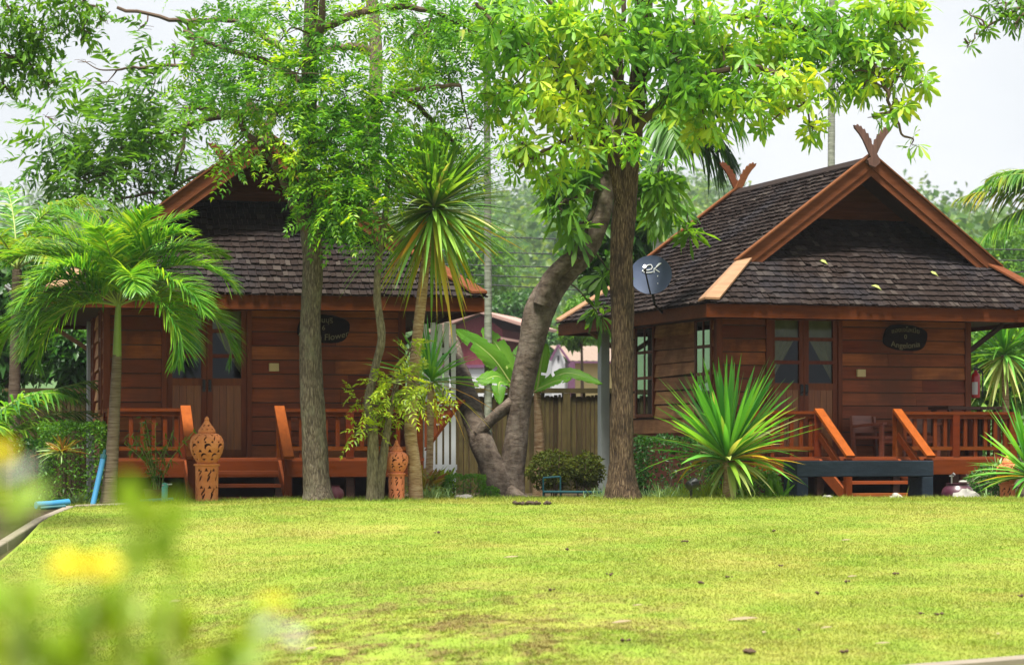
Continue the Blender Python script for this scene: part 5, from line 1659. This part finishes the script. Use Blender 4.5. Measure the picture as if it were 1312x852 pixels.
# manila palm before the left cabin
rng = np.random.RandomState(51); Yp = 29.0
pl = empty('garden_palm', tuple(on_lawn(140, Yp)), 0, 'short palm with ringed trunk and arching green fronds before the left cabin', 'palm')
o = np.array(pl.location)
tp_ = spline([P(139, 650, Yp), P(141, 620, Yp), P(145, 560, Yp), P(148, 500, Yp), P(150, 455, Yp)], 8) - o
palm_trunk(pl, tp_, np.linspace(.092, .052, len(tp_)) + .03 * np.exp(-np.arange(len(tp_)) / 3.), M['bark_palm'])
cs = np.array([P(150, 457, Yp), P(150.5, 430, Yp), P(151, 405, Yp), P(152, 388, Yp)]) - o
mb = MB(); mb.tube(spline(cs, 4), np.linspace(.052, .030, 13), 12); mb.build('crownshaft', M['shaft'], pl, True)
top = P(152, 392, Yp) - o
fr_spec = [(R(188), .95, 1.62, 1.75), (R(172), .35, 1.45, 1.75), (R(215), .55, 1.25, 2.1), (R(-6), .95, 1.40, 1.95), (R(8), .45, 1.50, 2.15), (R(-40), .35, 1.25, 2.3), (R(35), 1.15, 1.30, 1.6),
           (R(140), 1.15, 1.30, 1.6), (R(-75), .9, 1.05, 1.9), (R(95), 1.25, 1.2, 1.2), (R(-130), 1.0, 1.15, 1.9), (R(-20), 1.30, 1.22, 1.5), (R(198), 1.32, 1.25, 1.5), (R(60), .7, 1.3, 2.0), (R(150), .25, 1.3, 1.9), (R(20), 1.45, 1.25, 1.3), (R(170), 1.45, 1.25, 1.2), (R(-95), 1.25, 1.15, 1.3), (R(-150), .75, 1.25, 1.9), (R(-25), .75, 1.3, 2.0), (R(5), 1.2, 1.35, 1.8), (R(180), 1.15, 1.4, 1.9), (R(-60), 1.4, 1.2, 1.1), (R(210), .2, 1.2, 1.6)]
for az, el, ln, bd in fr_spec:
    frond_part(pl, top, az + .08 * rng.normal(), el, ln * 1.17, bd * .95, 96, .48, .025, rng, M['leaf_palm'], lift=.5, sag=.32, spread=.8)


def simple_palm(name, label, loc, trunk_pts, rad, tmat, top, specs, nl, ll, lw, mats, seed, lift=.1, sag=.5, group=None, spread=.9):
    rng = np.random.RandomState(seed); r = empty(name, tuple(loc), 0, label, 'palm', group); o = np.array(loc)
    if trunk_pts is not None:
        p = spline(np.array(trunk_pts) - o, 6); palm_trunk(r, p, np.linspace(rad[0], rad[1], len(p)), tmat)
    for k, (az, el, ln, bd) in enumerate(specs):
        frond_part(r, np.array(top) - o, az, el, ln, bd, nl, ll, lw, rng, mats[k % len(mats)], lift=lift, sag=sag, spread=spread, r0=.018)
    return r


Yb = 36.0
simple_palm('feather_palm', 'dense feather palm arching over the short palm at the left edge', XY(15, Yb, -.12), [XY(15, Yb, -.3), XY(18, Yb, 1.2), P(22, 345, Yb)], (.10, .07), M['bark_palm'], P(22, 345, Yb),
            [(R(15), 1.25, 2.2, 2.1), (R(-20), 1.0, 1.9, 2.2), (R(165), 1.2, 2.0, 2.0), (R(60), 1.3, 2.0, 1.5), (R(-60), .9, 1.7, 2.2), (R(110), 1.35, 2.1, 1.4), (R(-120), 1.1, 1.8, 2.1), (R(0), .6, 1.8, 2.0), (R(190), .7, 1.9, 2.0), (R(-10), 1.4, 2.3, 2.3)],
            54, .42, .034, [M['leaf_coco'], M['leaf_coco'], M['leaf_palm']], 61, lift=.2)
simple_palm('young_coconut_palm', 'young coconut palm with long fronds low at the left edge', XY(-42, 33.0, -.12), None, None, None, XY(-42, 33.0, .45),
            [(R(5), .95, 2.3, 1.0), (R(-8), .62, 2.1, .9), (R(12), .75, 2.4, 1.2), (R(-25), 1.1, 2.1, 1.5), (R(40), 1.15, 1.7, 1.3), (R(-60), .9, 1.4, 1.3), (R(150), 1.0, 1.5, 1.3), (R(15), 1.25, 2.0, 1.7)], 44, .48, .036, [M['leaf_coco'], M['leaf_palm']], 62, lift=.1)
simple_palm('tall_slender_palm', 'very thin tall palm stem between the left cabin and the twisted tree', XY(626, 35.5, -.12), [XY(625, 35.5, -.3), P(625.5, 500, 35.5), P(625, 300, 35.5), P(624, 160, 35.5), P(623, 45, 35.5)], (.062, .042), M['bark_pole'], P(623, 45, 35.5),
            [(R(20), .6, 1.5, 2.2), (R(-15), 1.1, 1.6, 1.9), (R(160), .8, 1.5, 2.1), (R(200), .3, 1.3, 1.9), (R(80), 1.2, 1.4, 1.5), (R(-80), .7, 1.4, 2.2)], 34, .5, .05, [M['leaf_dark'], M['leaf_coco']], 63, sag=.9, group='tall slender palms')
simple_palm('tall_slender_palm', 'thin grey palm stem standing behind the right roof under the sky', XY(1065, 43, -.12), [XY(1065, 43, -.3), P(1065, 300, 43), P(1065.5, 120, 43), P(1067, -40, 43)], (.07, .055), M['bark_pole'], P(1067, -40, 43),
            [(R(10), .5, 1.9, 2.4), (R(175), .4, 2.0, 2.5), (R(-50), .8, 1.7, 2.2), (R(100), 1.0, 1.8, 2.0), (R(215), .3, 1.8, 2.3)], 36, .55, .05, [M['leaf_coco'], M['leaf_mid']], 64, sag=.8, group='tall slender palms')
simple_palm('tall_slender_palm', 'slender palm with drooping broad fronds behind the furrowed trunk', XY(844, 41.5, -.12), [XY(844, 41.5, -.3), P(843, 400, 41.5), P(843, 250, 41.5), P(846, 165, 41.5)], (.095, .07), M['bark_pole'], P(847, 160, 41.5),
            [(R(-8), .75, 1.6, 1.9), (R(12), .25, 1.6, 1.7), (R(-30), 1.1, 1.45, 1.7), (R(170), .5, 1.5, 2.0), (R(190), 1.0, 1.4, 1.7), (R(80), .9, 1.4, 1.6), (R(-80), .35, 1.2, 1.8), (R(5), -.1, 1.35, 1.3)], 26, .62, .085, [M['leaf_mid'], M['leaf_dark'], M['leaf_palm']], 65, sag=.75, group='tall slender palms')
simple_palm('coconut_palm', 'coconut palm with yellowing fronds reaching in at the right edge', XY(1400, 38, -.12), [XY(1400, 38, -.3), XY(1405, 38, 2.0), P(1372, 268, 38)], (.14, .10), M['bark_palm'], P(1368, 262, 38),
            [(R(178), .42, 1.75, .85), (R(170), .75, 1.7, 1.5), (R(195), .9, 1.5, 1.6), (R(150), 1.0, 1.5, 1.5), (R(188), .05, 1.5, 1.0), (R(20), .6, 1.7, 1.5), (R(-60), .6, 1.6, 1.5), (R(90), 1.0, 1.6, 1.3), (R(176), 1.1, 1.5, 1.9)],
            46, .46, .036, [M['leaf_ycoco'], M['leaf_palm'], M['leaf_coco']], 66, lift=-.1, sag=.55)


# ------------------------------------------------------------------ spiky strap-leaved plants (dracaena kind)
def strap_plant(name, label, base, top, rad, groups, lw, seed, group=None, first='leaf_drac'):
    """groups: (count, elevation range in rad, length range, droop, material index)"""
    rng = np.random.RandomState(seed); r = empty(name, tuple(base), 0, label, 'plant', group)
    o = np.array(base); tp = np.array(top) - o
    if rad is not None:
        m = tp * .5 + np.array([.03 * rng.normal(), 0, 0]); p = spline([np.array([0, 0, -.2]), m * .5 + np.array([0, 0, 0]), m, tp], 6)
        palm_trunk(r, p, np.linspace(rad[0], rad[1], len(p)), M['bark_drac'], 12, .05, 'stem')
    lv = Leaves()
    for n, (e0, e1), (l0, l1), dr, mi in groups:
        az = rng.rand(n) * 2 * pi; el = e0 + (e1 - e0) * rng.rand(n)
        d = np.stack([np.cos(az) * np.cos(el), np.sin(az) * np.cos(el), np.sin(el)], 1)
        b = tp + d * .03 + np.array([0, 0, 1.]) * (el[:, None] * .045)
        L = l0 + (l1 - l0) * rng.rand(n)
        lv.ribbon(b, d, np.array([0, 0, 1.]) + .2 * rng.normal(size=(n, 3)), L, lw * (.8 + .4 * rng.rand(n)), dr * (.4 + 1.1 * rng.rand(n)) + (rng.rand(n) < .10) * (.15 + .3 * rng.rand(n)), prof=[(0, .5), (.12, .75), (.35, 1), (.6, .9), (.82, .55), (1, .02)], fold=.30, m=mi)
    lv.build('crown', [M[first], M['leaf_dracy'], M['leaf_dracp']], r)
    return r


SG = 'spiky strap leaved plants'
strap_plant('dracaena', 'tall dracaena with big round spiky head on a tan stem', on_lawn(526, 29.1), P(555, 268, 29.2), None,
            [(110, (.7, 1.52), (.85, 1.15), .05, 0), (120, (.0, .85), (.95, 1.25), .12, 0), (60, (-.15, .8), (.85, 1.2), .20, 2), (80, (-.6, .1), (.95, 1.25), .20, 0), (50, (-1.25, -.3), (.9, 1.25), .10, 1), (22, (-1.2, -.4), (.8, 1.15), .12, 0)], .046, 71, SG, 'leaf_dract')
dq = [x for x in COL.objects if x.name.startswith('dracaena')][-1]
p = spline(np.array([P(534, 650, 29.1), P(531, 600, 29.1), P(526, 550, 29.12), P(529, 490, 29.15), P(537, 410, 29.18), P(546, 330, 29.2), P(554, 275, 29.2)]) - np.array(dq.location), 7)
palm_trunk(dq, p, np.linspace(.085, .050, len(p)), M['bark_drac'], 12, .05, 'stem')
strap_plant('dracaena', 'mid height dracaena with upright green blades behind the yellow green slim tree', XY(548, 30.6, -.12), P(552, 490, 30.6), (.05, .04),
            [(36, (.6, 1.5), (.6, .85), .06, 0), (34, (.0, .7), (.65, .9), .14, 0), (20, (-.5, .15), (.6, .9), .25, 1)], .036, 72, SG)
strap_plant('dracaena', 'low dracaena with a wide fan of bright blades left of the bench', on_lawn(931, 29.5), P(932, 592, 29.5), (.065, .055),
            [(66, (.75, 1.5), (1.05, 1.34), .04, 0), (46, (.15, .9), (.95, 1.25), .12, 0), (26, (.1, .9), (.9, 1.25), .16, 2), (20, (-.1, .35), (.7, 1.05), .22, 1), (26, (-.9, .1), (.28, .6), .45, 2)], .062, 73, SG)
strap_plant('dracaena', 'dracaena with a spiky head on a bare stem in the gap beyond the right cabin', XY(1288, 38.5, -.12), P(1287, 455, 38.5), (.06, .05),
            [(60, (.5, 1.5), (.65, .9), .08, 0), (54, (-.2, .6), (.65, .95), .22, 0), (26, (-1.1, -.2), (.6, .9), .25, 2)], .046, 74, SG)
strap_plant('dracaena', 'dracaena with dark green blades cut by the right edge of the photo', XY(1318, 30.2, -.12), P(1322, 612, 30.2), (.06, .05),
            [(60, (.5, 1.5), (.75, 1.05), .05, 0), (44, (-.05, .6), (.7, .95), .18, 0), (12, (-.1, .4), (.6, .9), .2, 1)], .046, 75, SG)


# ------------------------------------------------------------------ banana plants behind the fence line
def banana(name, label, base, leaves_, seed, stem=None):
    rng = np.random.RandomState(seed); r = empty(name, tuple(base), 0, label, 'plant', 'banana plants'); o = np.array(base)
    for k, (a, b, c, w, roll) in enumerate(leaves_):
        A, B, Cc = [np.array(q) - o for q in (a, b, c)]
        pts = spline([A, B, Cc], 12); n = len(pts)
        T = nrm(np.gradient(pts, axis=0)); upr = nrm(np.array([roll, -1.0, .9]))
        s = nrm(np.cross(T, upr)); nn = np.cross(s, T)
        V = []; F = []; m = 8
        for i in range(n):
            t = i / (n - 1); hw = w * .5 * (math.sin(pi * min(.06 + t * .93, 1)) ** .55) * (1 if t < .98 else .3)
            for j in range(-m, m + 1):
                x = j / m
                V.append(pts[i] + s[i] * hw * x + nn[i] * hw * (.30 * abs(x) - .28 * x * x) + nn[i] * .012 * sin(j * 1.7 + i * 2.1 + k) * abs(x))
        cols = 2 * m + 1
        tear = {(rng.randint(4, n - 3), sg) for sg in (-1, 1, -1)}
        for i in range(n - 1):
            for j in range(cols - 1):
                sg = -1 if j < m else 1
                if (i, sg) in tear and abs(j - m + .5) > 2: continue
                F.append((i * cols + j, i * cols + j + 1, (i + 1) * cols + j + 1, (i + 1) * cols + j))
        mb = MB(); mb.add(V, F); lf = mb.build('leaf', M['leaf_banana'], r, True)
        mb = MB(); mb.tube(np.vstack([[A * .85 + np.array([0, 0, -.05])], pts - nn * .008]), np.linspace(.022, .005, n + 1), 6); mb.build('midrib', M['rachis'], lf, True)
    mb = MB(); tp = np.array(leaves_[0][0]) - o
    mb.tube(spline([np.array([0, 0, -.2]), tp * .5 + np.array([.02, 0, 0]), tp], 5), np.linspace(.10, .05, 11), 12); mb.build('stem', M['bark_drac'], r, True)


Yn = 35.5
banana('banana_plant', 'banana plant with broad upright leaves between the maroon house and the twisted tree', XY(652, Yn, -.12),
       [(P(655, 492, Yn), P(628, 455, Yn - .1), P(584, 422, Yn - .2), .34, -.3), (P(656, 490, Yn), P(640, 448, Yn + .15), P(618, 420, Yn + .2), .36, .5), (P(654, 494, Yn), P(635, 482, Yn - .3), P(606, 494, Yn - .5), .26, 0), (P(656, 490, Yn), P(668, 462, Yn + .3), P(672, 440, Yn + .5), .34, .3),
        (P(654, 496, Yn), P(640, 490, Yn - .5), P(640, 518, Yn - .7), .22, .2)], 81)
Yn = 37.0
banana('banana_plant', 'banana plant with one long leaf stretching right behind the twisted trunk', XY(690, Yn, -.12),
       [(P(688, 500, Yn), P(725, 478, Yn - .1), P(772, 492, Yn - .2), .22, .1), (P(688, 500, Yn), P(694, 462, Yn), P(700, 440, Yn), .22, .3), (P(686, 500, Yn), P(712, 488, Yn - .3), P(732, 486, Yn - .5), .24, 0)], 82)


# ------------------------------------------------------------------ hedges, bushes and small plants
def hedge(name, label, cat, center, size, n, ll, leafm, seed, boxy=True, group=None, stems=True):
    rng = np.random.RandomState(seed); r = empty(name, (center[0], center[1], -.12), 0, label, cat, group); c = np.array(center) - np.array([center[0], center[1], -.12]); s = np.array(size) / 2
    if boxy:
        q = rng.rand(n, 3) * 2 - 1
        ax = rng.randint(0, 3, n); sg = np.where(rng.rand(n) < .5, -1, 1); dep = 1 - .30 * rng.rand(n) ** 2
        q[np.arange(n), ax] = sg * dep
        nn = np.zeros((n, 3)); nn[np.arange(n), ax] = sg
        p = c + q * s * (1 + .05 * np.sin(q[:, [1, 2, 0]] * 7 + seed)) 
    else:
        q = ball(n, rng, 5.0); nn = q
        p = c + q * s * (1 + .16 * np.sin(q[:, [0]] * 6 + seed) * np.cos(q[:, [2]] * 5 + seed) + .08 * rng.normal(size=(n, 1)))
    d = nrm(nn + 1.1 * rng.normal(size=(n, 3)) + np.array([0, 0, .4]))
    lv = Leaves(); lv.ribbon(p, d, rng.normal(size=(n, 3)), ll * (.6 + .8 * rng.rand(n)), ll * .5 * (.7 + .6 * rng.rand(n)), .2, prof=DIAM, fold=.25)
    mb = MB()
    for k in range(9):
        e = c + (rng.rand(3) * 1.6 - .8) * s; mb.tube([(e[0] * .5, e[1] * .5, -.1), (e[0] * .8, e[1] * .8, c[2] * .6), e], [.012, .009, .004], 5)
    mb.build('stems', M['twig'], r)
    lv.build('foliage', leafm, r, False)
    return r


hc = (P(96, 580, 31.3)[0], 31.3, .42)
hedge('clipped_hedge', 'block shaped clipped green hedge left of the ringed palm trunk', 'hedge', hc, (.78, .55, 1.02), 5200, .05, M['leaf_mid'], 91)
hedge('clipped_hedge', 'darker clipped hedge left behind the block hedge', 'hedge', (P(42, 590, 32)[0], 32, .32), (.40, .5, .8), 2600, .05, M['leaf_dark'], 92)
hedge('clipped_hedge', 'small low clipped hedge in front of the leaning trunk', 'hedge', (P(596, 620, 29.9)[0], 29.9, .14), (.46, .34, .34), 3600, .028, M['leaf_mid'], 93)
hedge('round_bush', 'tiny round green bush right of the low clipped hedge', 'bush', (P(629, 632, 29.8)[0], 29.8, .08), (.22, .2, .18), 900, .03, M['leaf_mid'], 94, False)
hedge('round_bush', 'olive green round bush before the board fence behind the turquoise pipe frame', 'bush', (P(706, 602, 34)[0], 34, .33), (.62, .5, .52), 2400, .05, M['leaf_olive'], 95, False)
hedge('round_bush', 'smaller olive bush before the fence next to the furrowed trunk', 'bush', (P(752, 604, 34.2)[0], 34.2, .32), (.46, .4, .48), 1800, .05, M['leaf_olive'], 96, False)
hedge('round_bush', 'yellowish bush low at the foot of the slat screen', 'bush', (P(566, 610, 30.9)[0], 30.9, .12), (.3, .3, .4), 600, .06, M['leaf_yellow'], 97, False)
hedge('shrub_border', 'dark tangled shrub border under the side window of the right cabin', 'bush', (P(868, 592, 33.0)[0], 33.0, .36), (1.06, .6, .82), 4200, .055, M['leaf_dark'], 98)
hedge('round_bush', 'mixed green leafy bush between the low dracaena and the bench', 'bush', (P(975, 620, 30.6)[0], 30.6, .14), (.5, .4, .5), 900, .07, M['leaf_mid'], 99, False)
hedge('round_bush', 'dim bush under the porch edge right of the purple jar', 'bush', (P(1268, 620, 32.4)[0], 32.4, .18), (.6, .4, .45), 1200, .05, M['leaf_dark'], 100, False)
hedge('round_bush', 'green bush behind the porch railing at the right edge', 'bush', (P(1270, 555, 39)[0], 39, .7), (1.3, .8, 1.0), 3000, .07, M['leaf_mid'], 101, False)


def tuft(name, label, base, groups, lw, mats, seed, group=None, cat='plant', spread=.03):
    rng = np.random.RandomState(seed); r = Leaves()
    for n, (e0, e1), (l0, l1), dr, mi in groups:
        az = rng.rand(n) * 2 * pi; el = e0 + (e1 - e0) * rng.rand(n)
        d = np.stack([np.cos(az) * np.cos(el), np.sin(az) * np.cos(el), np.sin(el)], 1)
        b = np.array([0, 0, 0]) + np.stack([spread * rng.normal(size=n), spread * rng.normal(size=n), 0 * az], 1)
        r.ribbon(b, d, np.array([0, 0, 1.]) + .3 * rng.normal(size=(n, 3)), l0 + (l1 - l0) * rng.rand(n), lw * (.7 + .6 * rng.rand(n)), dr * (.4 + 1.2 * rng.rand(n)), prof=LONG, fold=.3, m=mi)
    o = r.build(name, mats); o.location = tuple(base); return tag(o, label, cat, group)


tuft('grass_tuft', 'silvery green grass tuft at the foot of the tan dracaena stem', on_lawn(556, 29.45), [(150, (.5, 1.4), (.12, .26), .2, 0)], .009, [M['leaf_silver']], 111, 'grass tufts along the far lawn edge', spread=.10)
tuft('grass_tuft', 'silvery grass tuft right of the furrowed trunk foot', on_lawn(846, 29.6), [(150, (.4, 1.4), (.12, .28), .25, 0)], .008, [M['leaf_silver']], 112, 'grass tufts along the far lawn edge', spread=.13)
tuft('grass_tuft', 'yellow green grass tuft behind the black spotlight', on_lawn(906, 29.7), [(260, (.6, 1.45), (.12, .27), .15, 0)], .008, [M['leaf_yellow']], 113, 'grass tufts along the far lawn edge', spread=.15)
tuft('grass_tuft', 'yellow green grass tuft left of the black spotlight', on_lawn(868, 29.75), [(180, (.6, 1.45), (.10, .20), .15, 0)], .008, [M['leaf_yellow']], 114, 'grass tufts along the far lawn edge', spread=.13)
tuft('grass_tuft', 'thin pale grass tuft left of the furrowed trunk foot', on_lawn(772, 29.6), [(120, (.5, 1.4), (.12, .26), .25, 0)], .006, [M['leaf_silver']], 115, 'grass tufts along the far lawn edge', spread=.09)
tuft('croton_plant', 'croton with yellow, red and green leaves at the foot of the leaning bench back', on_lawn(546, 29.75, .10), [(50, (.2, 1.4), (.22, .46), .25, 0), (30, (-.3, .5), (.18, .34), .35, 1)], .050, [M['leaf_croton'], M['leaf_yellow']], 116, spread=.05)
tuft('croton_plant', 'yellow spotted croton beside the foot of the slat screen', XY(562, 30.2, .12), [(40, (.3, 1.4), (.22, .44), .25, 0)], .048, [M['leaf_yellow']], 117, spread=.05)
tuft('bromeliad', 'spiky bromeliad with brownish blades in front of the clipped hedge', XY(79, 30.6, .58), [(46, (.0, 1.4), (.24, .38), .25, 0), (16, (-.2, .5), (.24, .34), .3, 1)], .026, [M['leaf_croton'], M['leaf_silver']], 118)
tuft('fern_plant', 'low fern like plant beside the foot of the leaning blue pipe', on_lawn(98, 29.3), [(60, (.1, 1.2), (.16, .32), .3, 0)], .020, [M['leaf_silver']], 119, spread=.05)
tuft('leafy_plant', 'small leafy plant standing right of the low dracaena stem', on_lawn(993, 29.72), [(30, (.2, 1.4), (.10, .22), .2, 0), (24, (.9, 1.5), (.22, .34), .1, 0)], .038, [M['leaf_mid']], 120, spread=.06)
tuft('leafy_plant', 'pale leafy plant behind the white stone at the right', XY(1262, 31.0, -.1), [(50, (.2, 1.4), (.18, .38), .3, 0)], .026, [M['leaf_silver']], 121, spread=.08)
tuft('spider_plant', 'strap leaved pot plant hanging out between balusters at the right edge', XY(1278, 32.2, .30), [(34, (.1, 1.3), (.25, .45), .5, 0)], .030, [M['leaf_silver']], 122, spread=.04)

# potted plant in front of the left railing
pp = empty('potted_plant', tuple(XY(200, 30.05, -.12)), 0, 'thin leafy plant in a brown pot before the left railing', 'plant')
mb = MB(); mb.lathe([(.09, 0), (.125, .05), (.14, .22), (.15, .235), (.15, .26), (.125, .262), (.12, .24)], (0, 0, 0), 24); mb.build('pot', M['pot'], pp, True)
rng = np.random.RandomState(123); mb = MB(); lv = Leaves()
for k in range(9):
    e = np.array([.20 * rng.normal(), .12 * rng.normal(), .75 + .35 * rng.rand()]); q = spline([np.array([.03 * rng.normal(), .03 * rng.normal(), .2]), np.array([e[0] * .3, e[1] * .3, .55]), e], 6)
    mb.tube(q, np.linspace(.007, .003, len(q)), 5)
    n = 34; i = rng.randint(3, len(q), n)
    lv.ribbon(q[i] + .02 * rng.normal(size=(n, 3)), rdir(n, rng) + np.array([0, 0, .1]), np.array([0, 0, 1.]) + .4 * rng.normal(size=(n, 3)), .07 + .05 * rng.rand(n), .02, .25, prof=LANCE)
mb.build('stems', M['rachis'], pp); lv.build('foliage', M['leaf_mid'], pp)


# ------------------------------------------------------------------ flowering shrub close to the camera, far out of focus
def front_shrub():
    rng = np.random.RandomState(131); Y0 = 2.05
    base = np.array([(150 - CX) * Y0 / F_PX, Y0, float(lawn_h(-.3, Y0)) - .09])
    r = empty('flowering_shrub', tuple(base), 0, 'flowering shrub very near the camera, bright leaves with yellow and white blooms', 'shrub')
    tips = [(168, 640, 0, .3), (225, 655, .05, .3), (120, 760, 0, .9), (8, 640, -.05, .6), (55, 770, .0, 1.1), (150, 800, .06, 1.1), (215, 760, .08, .7), (335, 800, .05, .8), (300, 850, 0, 1.0), (15, 840, 0, 1.2), (100, 840, -.05, 1.2), (200, 860, .05, 1.0), (30, 760, .1, .8), (90, 760, .15, .6), (190, 760, .1, .8), (130, 850, .1, 1.4), (60, 830, .1, 1.4), (10, 790, .1, 1.2), (240, 800, .1, .8)]
    st = MB(); lv = Leaves()
    for px, py, dy, dens in tips:
        tip = P(px, py + 12, Y0 + dy) - base
        q = spline([np.array([.05 * rng.normal(), .05 * rng.normal(), 0]), np.array([tip[0] * .25, tip[1] * .5, tip[2] * .55]), np.array([tip[0] * .8, tip[1], tip[2] * .88]), tip], 10)
        st.tube(q, np.linspace(.006, .0018, len(q)), 6)
        n = int(9 * dens); i = len(q) - 1 - rng.randint(0, 7, n)
        d = nrm(np.stack([.7 * rng.normal(size=n), .5 * rng.normal(size=n), .75 + .3 * rng.rand(n)], 1))
        lv.ribbon(q[i], d, np.array([0, -1., .5]) + .5 * rng.normal(size=(n, 3)), .034 + .014 * rng.rand(n), .015 + .005 * rng.rand(n), .1, prof=LEAF, fold=.2)
    # the leaves that catch the eye in the photo
    for a, b, w in [((172, 668), (162, 604), .026), ((220, 690), (228, 628), .020), ((176, 740), (170, 676), .024), ((196, 720), (214, 668), .020)]:
        A = P(*a, Y0) - base; B = P(*b, Y0) - base
        lv.ribbon([A], [B - A], [(0, -1, .1)], np.linalg.norm(B - A), w, .0, prof=LEAF, fold=.15)
    st.build('stems', M['rachis'], r); lv.build('foliage', M['leaf_front'], r)
    def bloom(c, petals, mat, face):
        C = P(*c, Y0 - .02) - base; fl = Leaves()
        for ang, L, W in petals:
            d = np.array([cos(R(ang)), -.25, sin(R(ang))]); fl.ribbon([C], [d], [face], L, W, .05, prof=[(0, .3), (.3, .9), (.7, 1), (1, .2)], fold=.15)
        f = fl.build('bloom', mat, r)
        m_ = MB(); m_.tube([C + (0, .01, -.0), C + (.0, .012, -.03)], .0018, 5); m_.build('stalk', M['rachis'], f)
    bloom((110, 728), [(175, .034, .020), (150, .026, .02), (5, .032, .020), (30, .026, .02), (90, .012, .02), (-10, .028, .018), (190, .030, .018)], M['petal_y'], (0, -.6, 1))
    bloom((4, 578), [(20, .010, .014), (100, .012, .012), (-60, .010, .012), (170, .012, .012)], M['petal_y'], (0, -1, .4))
    bloom((-2, 612), [(22, .036, .010), (12, .028, .008)], M['petal_w'], (0, -1, .6))
    bloom((325, 808), [(30, .024, .010)], M['petal_w'], (0, -1, .6))
    bloom((362, 808), [(-15, .020, .009)], M['petal_w'], (0, -1, .6))
    bloom((350, 772), [(20, .014, .010), (160, .012, .010)], M['petal_y'], (0, -1, .4))


front_shrub()
# ------------------------------------------------------------------ camera, light, air
cam = bpy.data.cameras.new('camera'); co = bpy.data.objects.new('camera', cam); COL.objects.link(co); SC.camera = co
co.location = (0, 0, EYE); co.rotation_euler = (pi / 2, 0, 0)
cam.sensor_width = 36.0; cam.lens = F_PX / 1312 * 36; cam.shift_y = (HY - 426) / 1312
cam.clip_start = .05; cam.clip_end = 3000
cam.dof.use_dof = True; cam.dof.focus_distance = 30.0; cam.dof.aperture_fstop = 3.4

SUN_EL, SUN_AZ = R(72), R(-14)       # high veiled sun behind the camera, a little to the left
sd = np.array([sin(SUN_AZ) * cos(SUN_EL), -cos(SUN_AZ) * cos(SUN_EL), sin(SUN_EL)])
sl_ = bpy.data.lights.new('sun', 'SUN'); so = bpy.data.objects.new('sun', sl_); COL.objects.link(so)
sl_.energy = 3.0; sl_.angle = R(13); sl_.color = (1.0, .955, .88)
so.rotation_euler = Vector(sd).to_track_quat('Z', 'Y').to_euler()

w = bpy.data.worlds.new('World'); SC.world = w; w.use_nodes = True
nt = w.node_tree; nt.nodes.clear()
out = nt.nodes.new('ShaderNodeOutputWorld'); bg = nt.nodes.new('ShaderNodeBackground')
sky = nt.nodes.new('ShaderNodeTexSky'); sky.sky_type = 'NISHITA'; sky.sun_disc = False
sky.sun_elevation = SUN_EL; sky.sun_rotation = math.atan2(sd[0], sd[1]); sky.dust_density = 4.0; sky.air_density = 1.0
tc = nt.nodes.new('ShaderNodeTexCoord')
mp = nt.nodes.new('ShaderNodeMapping'); mp.inputs['Scale'].default_value = (1, 1, 2.5)
nz = nt.nodes.new('ShaderNodeTexNoise'); nz.inputs['Scale'].default_value = 3.2; nz.inputs['Detail'].default_value = 6
cr = nt.nodes.new('ShaderNodeValToRGB'); cr.color_ramp.elements[0].position = .3; cr.color_ramp.elements[1].position = .7
cr.color_ramp.elements[0].color = (4.3, 4.5, 4.75, 1); cr.color_ramp.elements[1].color = (5.9, 5.92, 5.95, 1)
mx = nt.nodes.new('ShaderNodeMixRGB'); mx.inputs[0].default_value = .9     # nine tenths of the sky is pale cloud
L = nt.links.new
L(tc.outputs['Generated'], mp.inputs[0]); L(mp.outputs[0], nz.inputs['Vector']); L(nz.outputs[0], cr.inputs[0])
L(sky.outputs[0], mx.inputs[1]); L(cr.outputs[0], mx.inputs[2]); L(mx.outputs[0], bg.inputs[0]); L(bg.outputs[0], out.inputs[0])
bg.inputs[1].default_value = .0465

# damp air between the garden and the hill
mb = MB(); mb.box((-520, -3, -4), (520, 860, 100)); hz = mb.build('haze', plain('haze_empty', (1, 1, 1)))
hm = bpy.data.materials.new('haze_air'); hm.use_nodes = True; t = hm.node_tree; t.nodes.clear()
ho = t.nodes.new('ShaderNodeOutputMaterial'); hv = t.nodes.new('ShaderNodeVolumePrincipled')
hv.inputs['Color'].default_value = (.86, .92, 1.0, 1); hv.inputs['Density'].default_value = .00028; hv.inputs['Anisotropy'].default_value = .2
t.links.new(hv.outputs[0], ho.inputs['Volume'])
hz.data.materials.clear(); hz.data.materials.append(hm); hz['kind'] = 'stuff'
hz.display_type = 'WIRE'

vs = SC.view_settings
SC.display_settings.display_device = 'sRGB'
vs.view_transform = 'Standard'; vs.look = 'None'; vs.gamma = 1; vs.use_curve_mapping = False
vs.exposure = 2.0
cy = SC.cycles
cy.use_denoising = True
cy.max_bounces = 6; cy.diffuse_bounces = 3; cy.glossy_bounces = 3; cy.transmission_bounces = 4; cy.transparent_max_bounces = 8; cy.volume_bounces = 0
cy.caustics_reflective = False; cy.caustics_refractive = False
cy.sample_clamp_indirect = 8.0
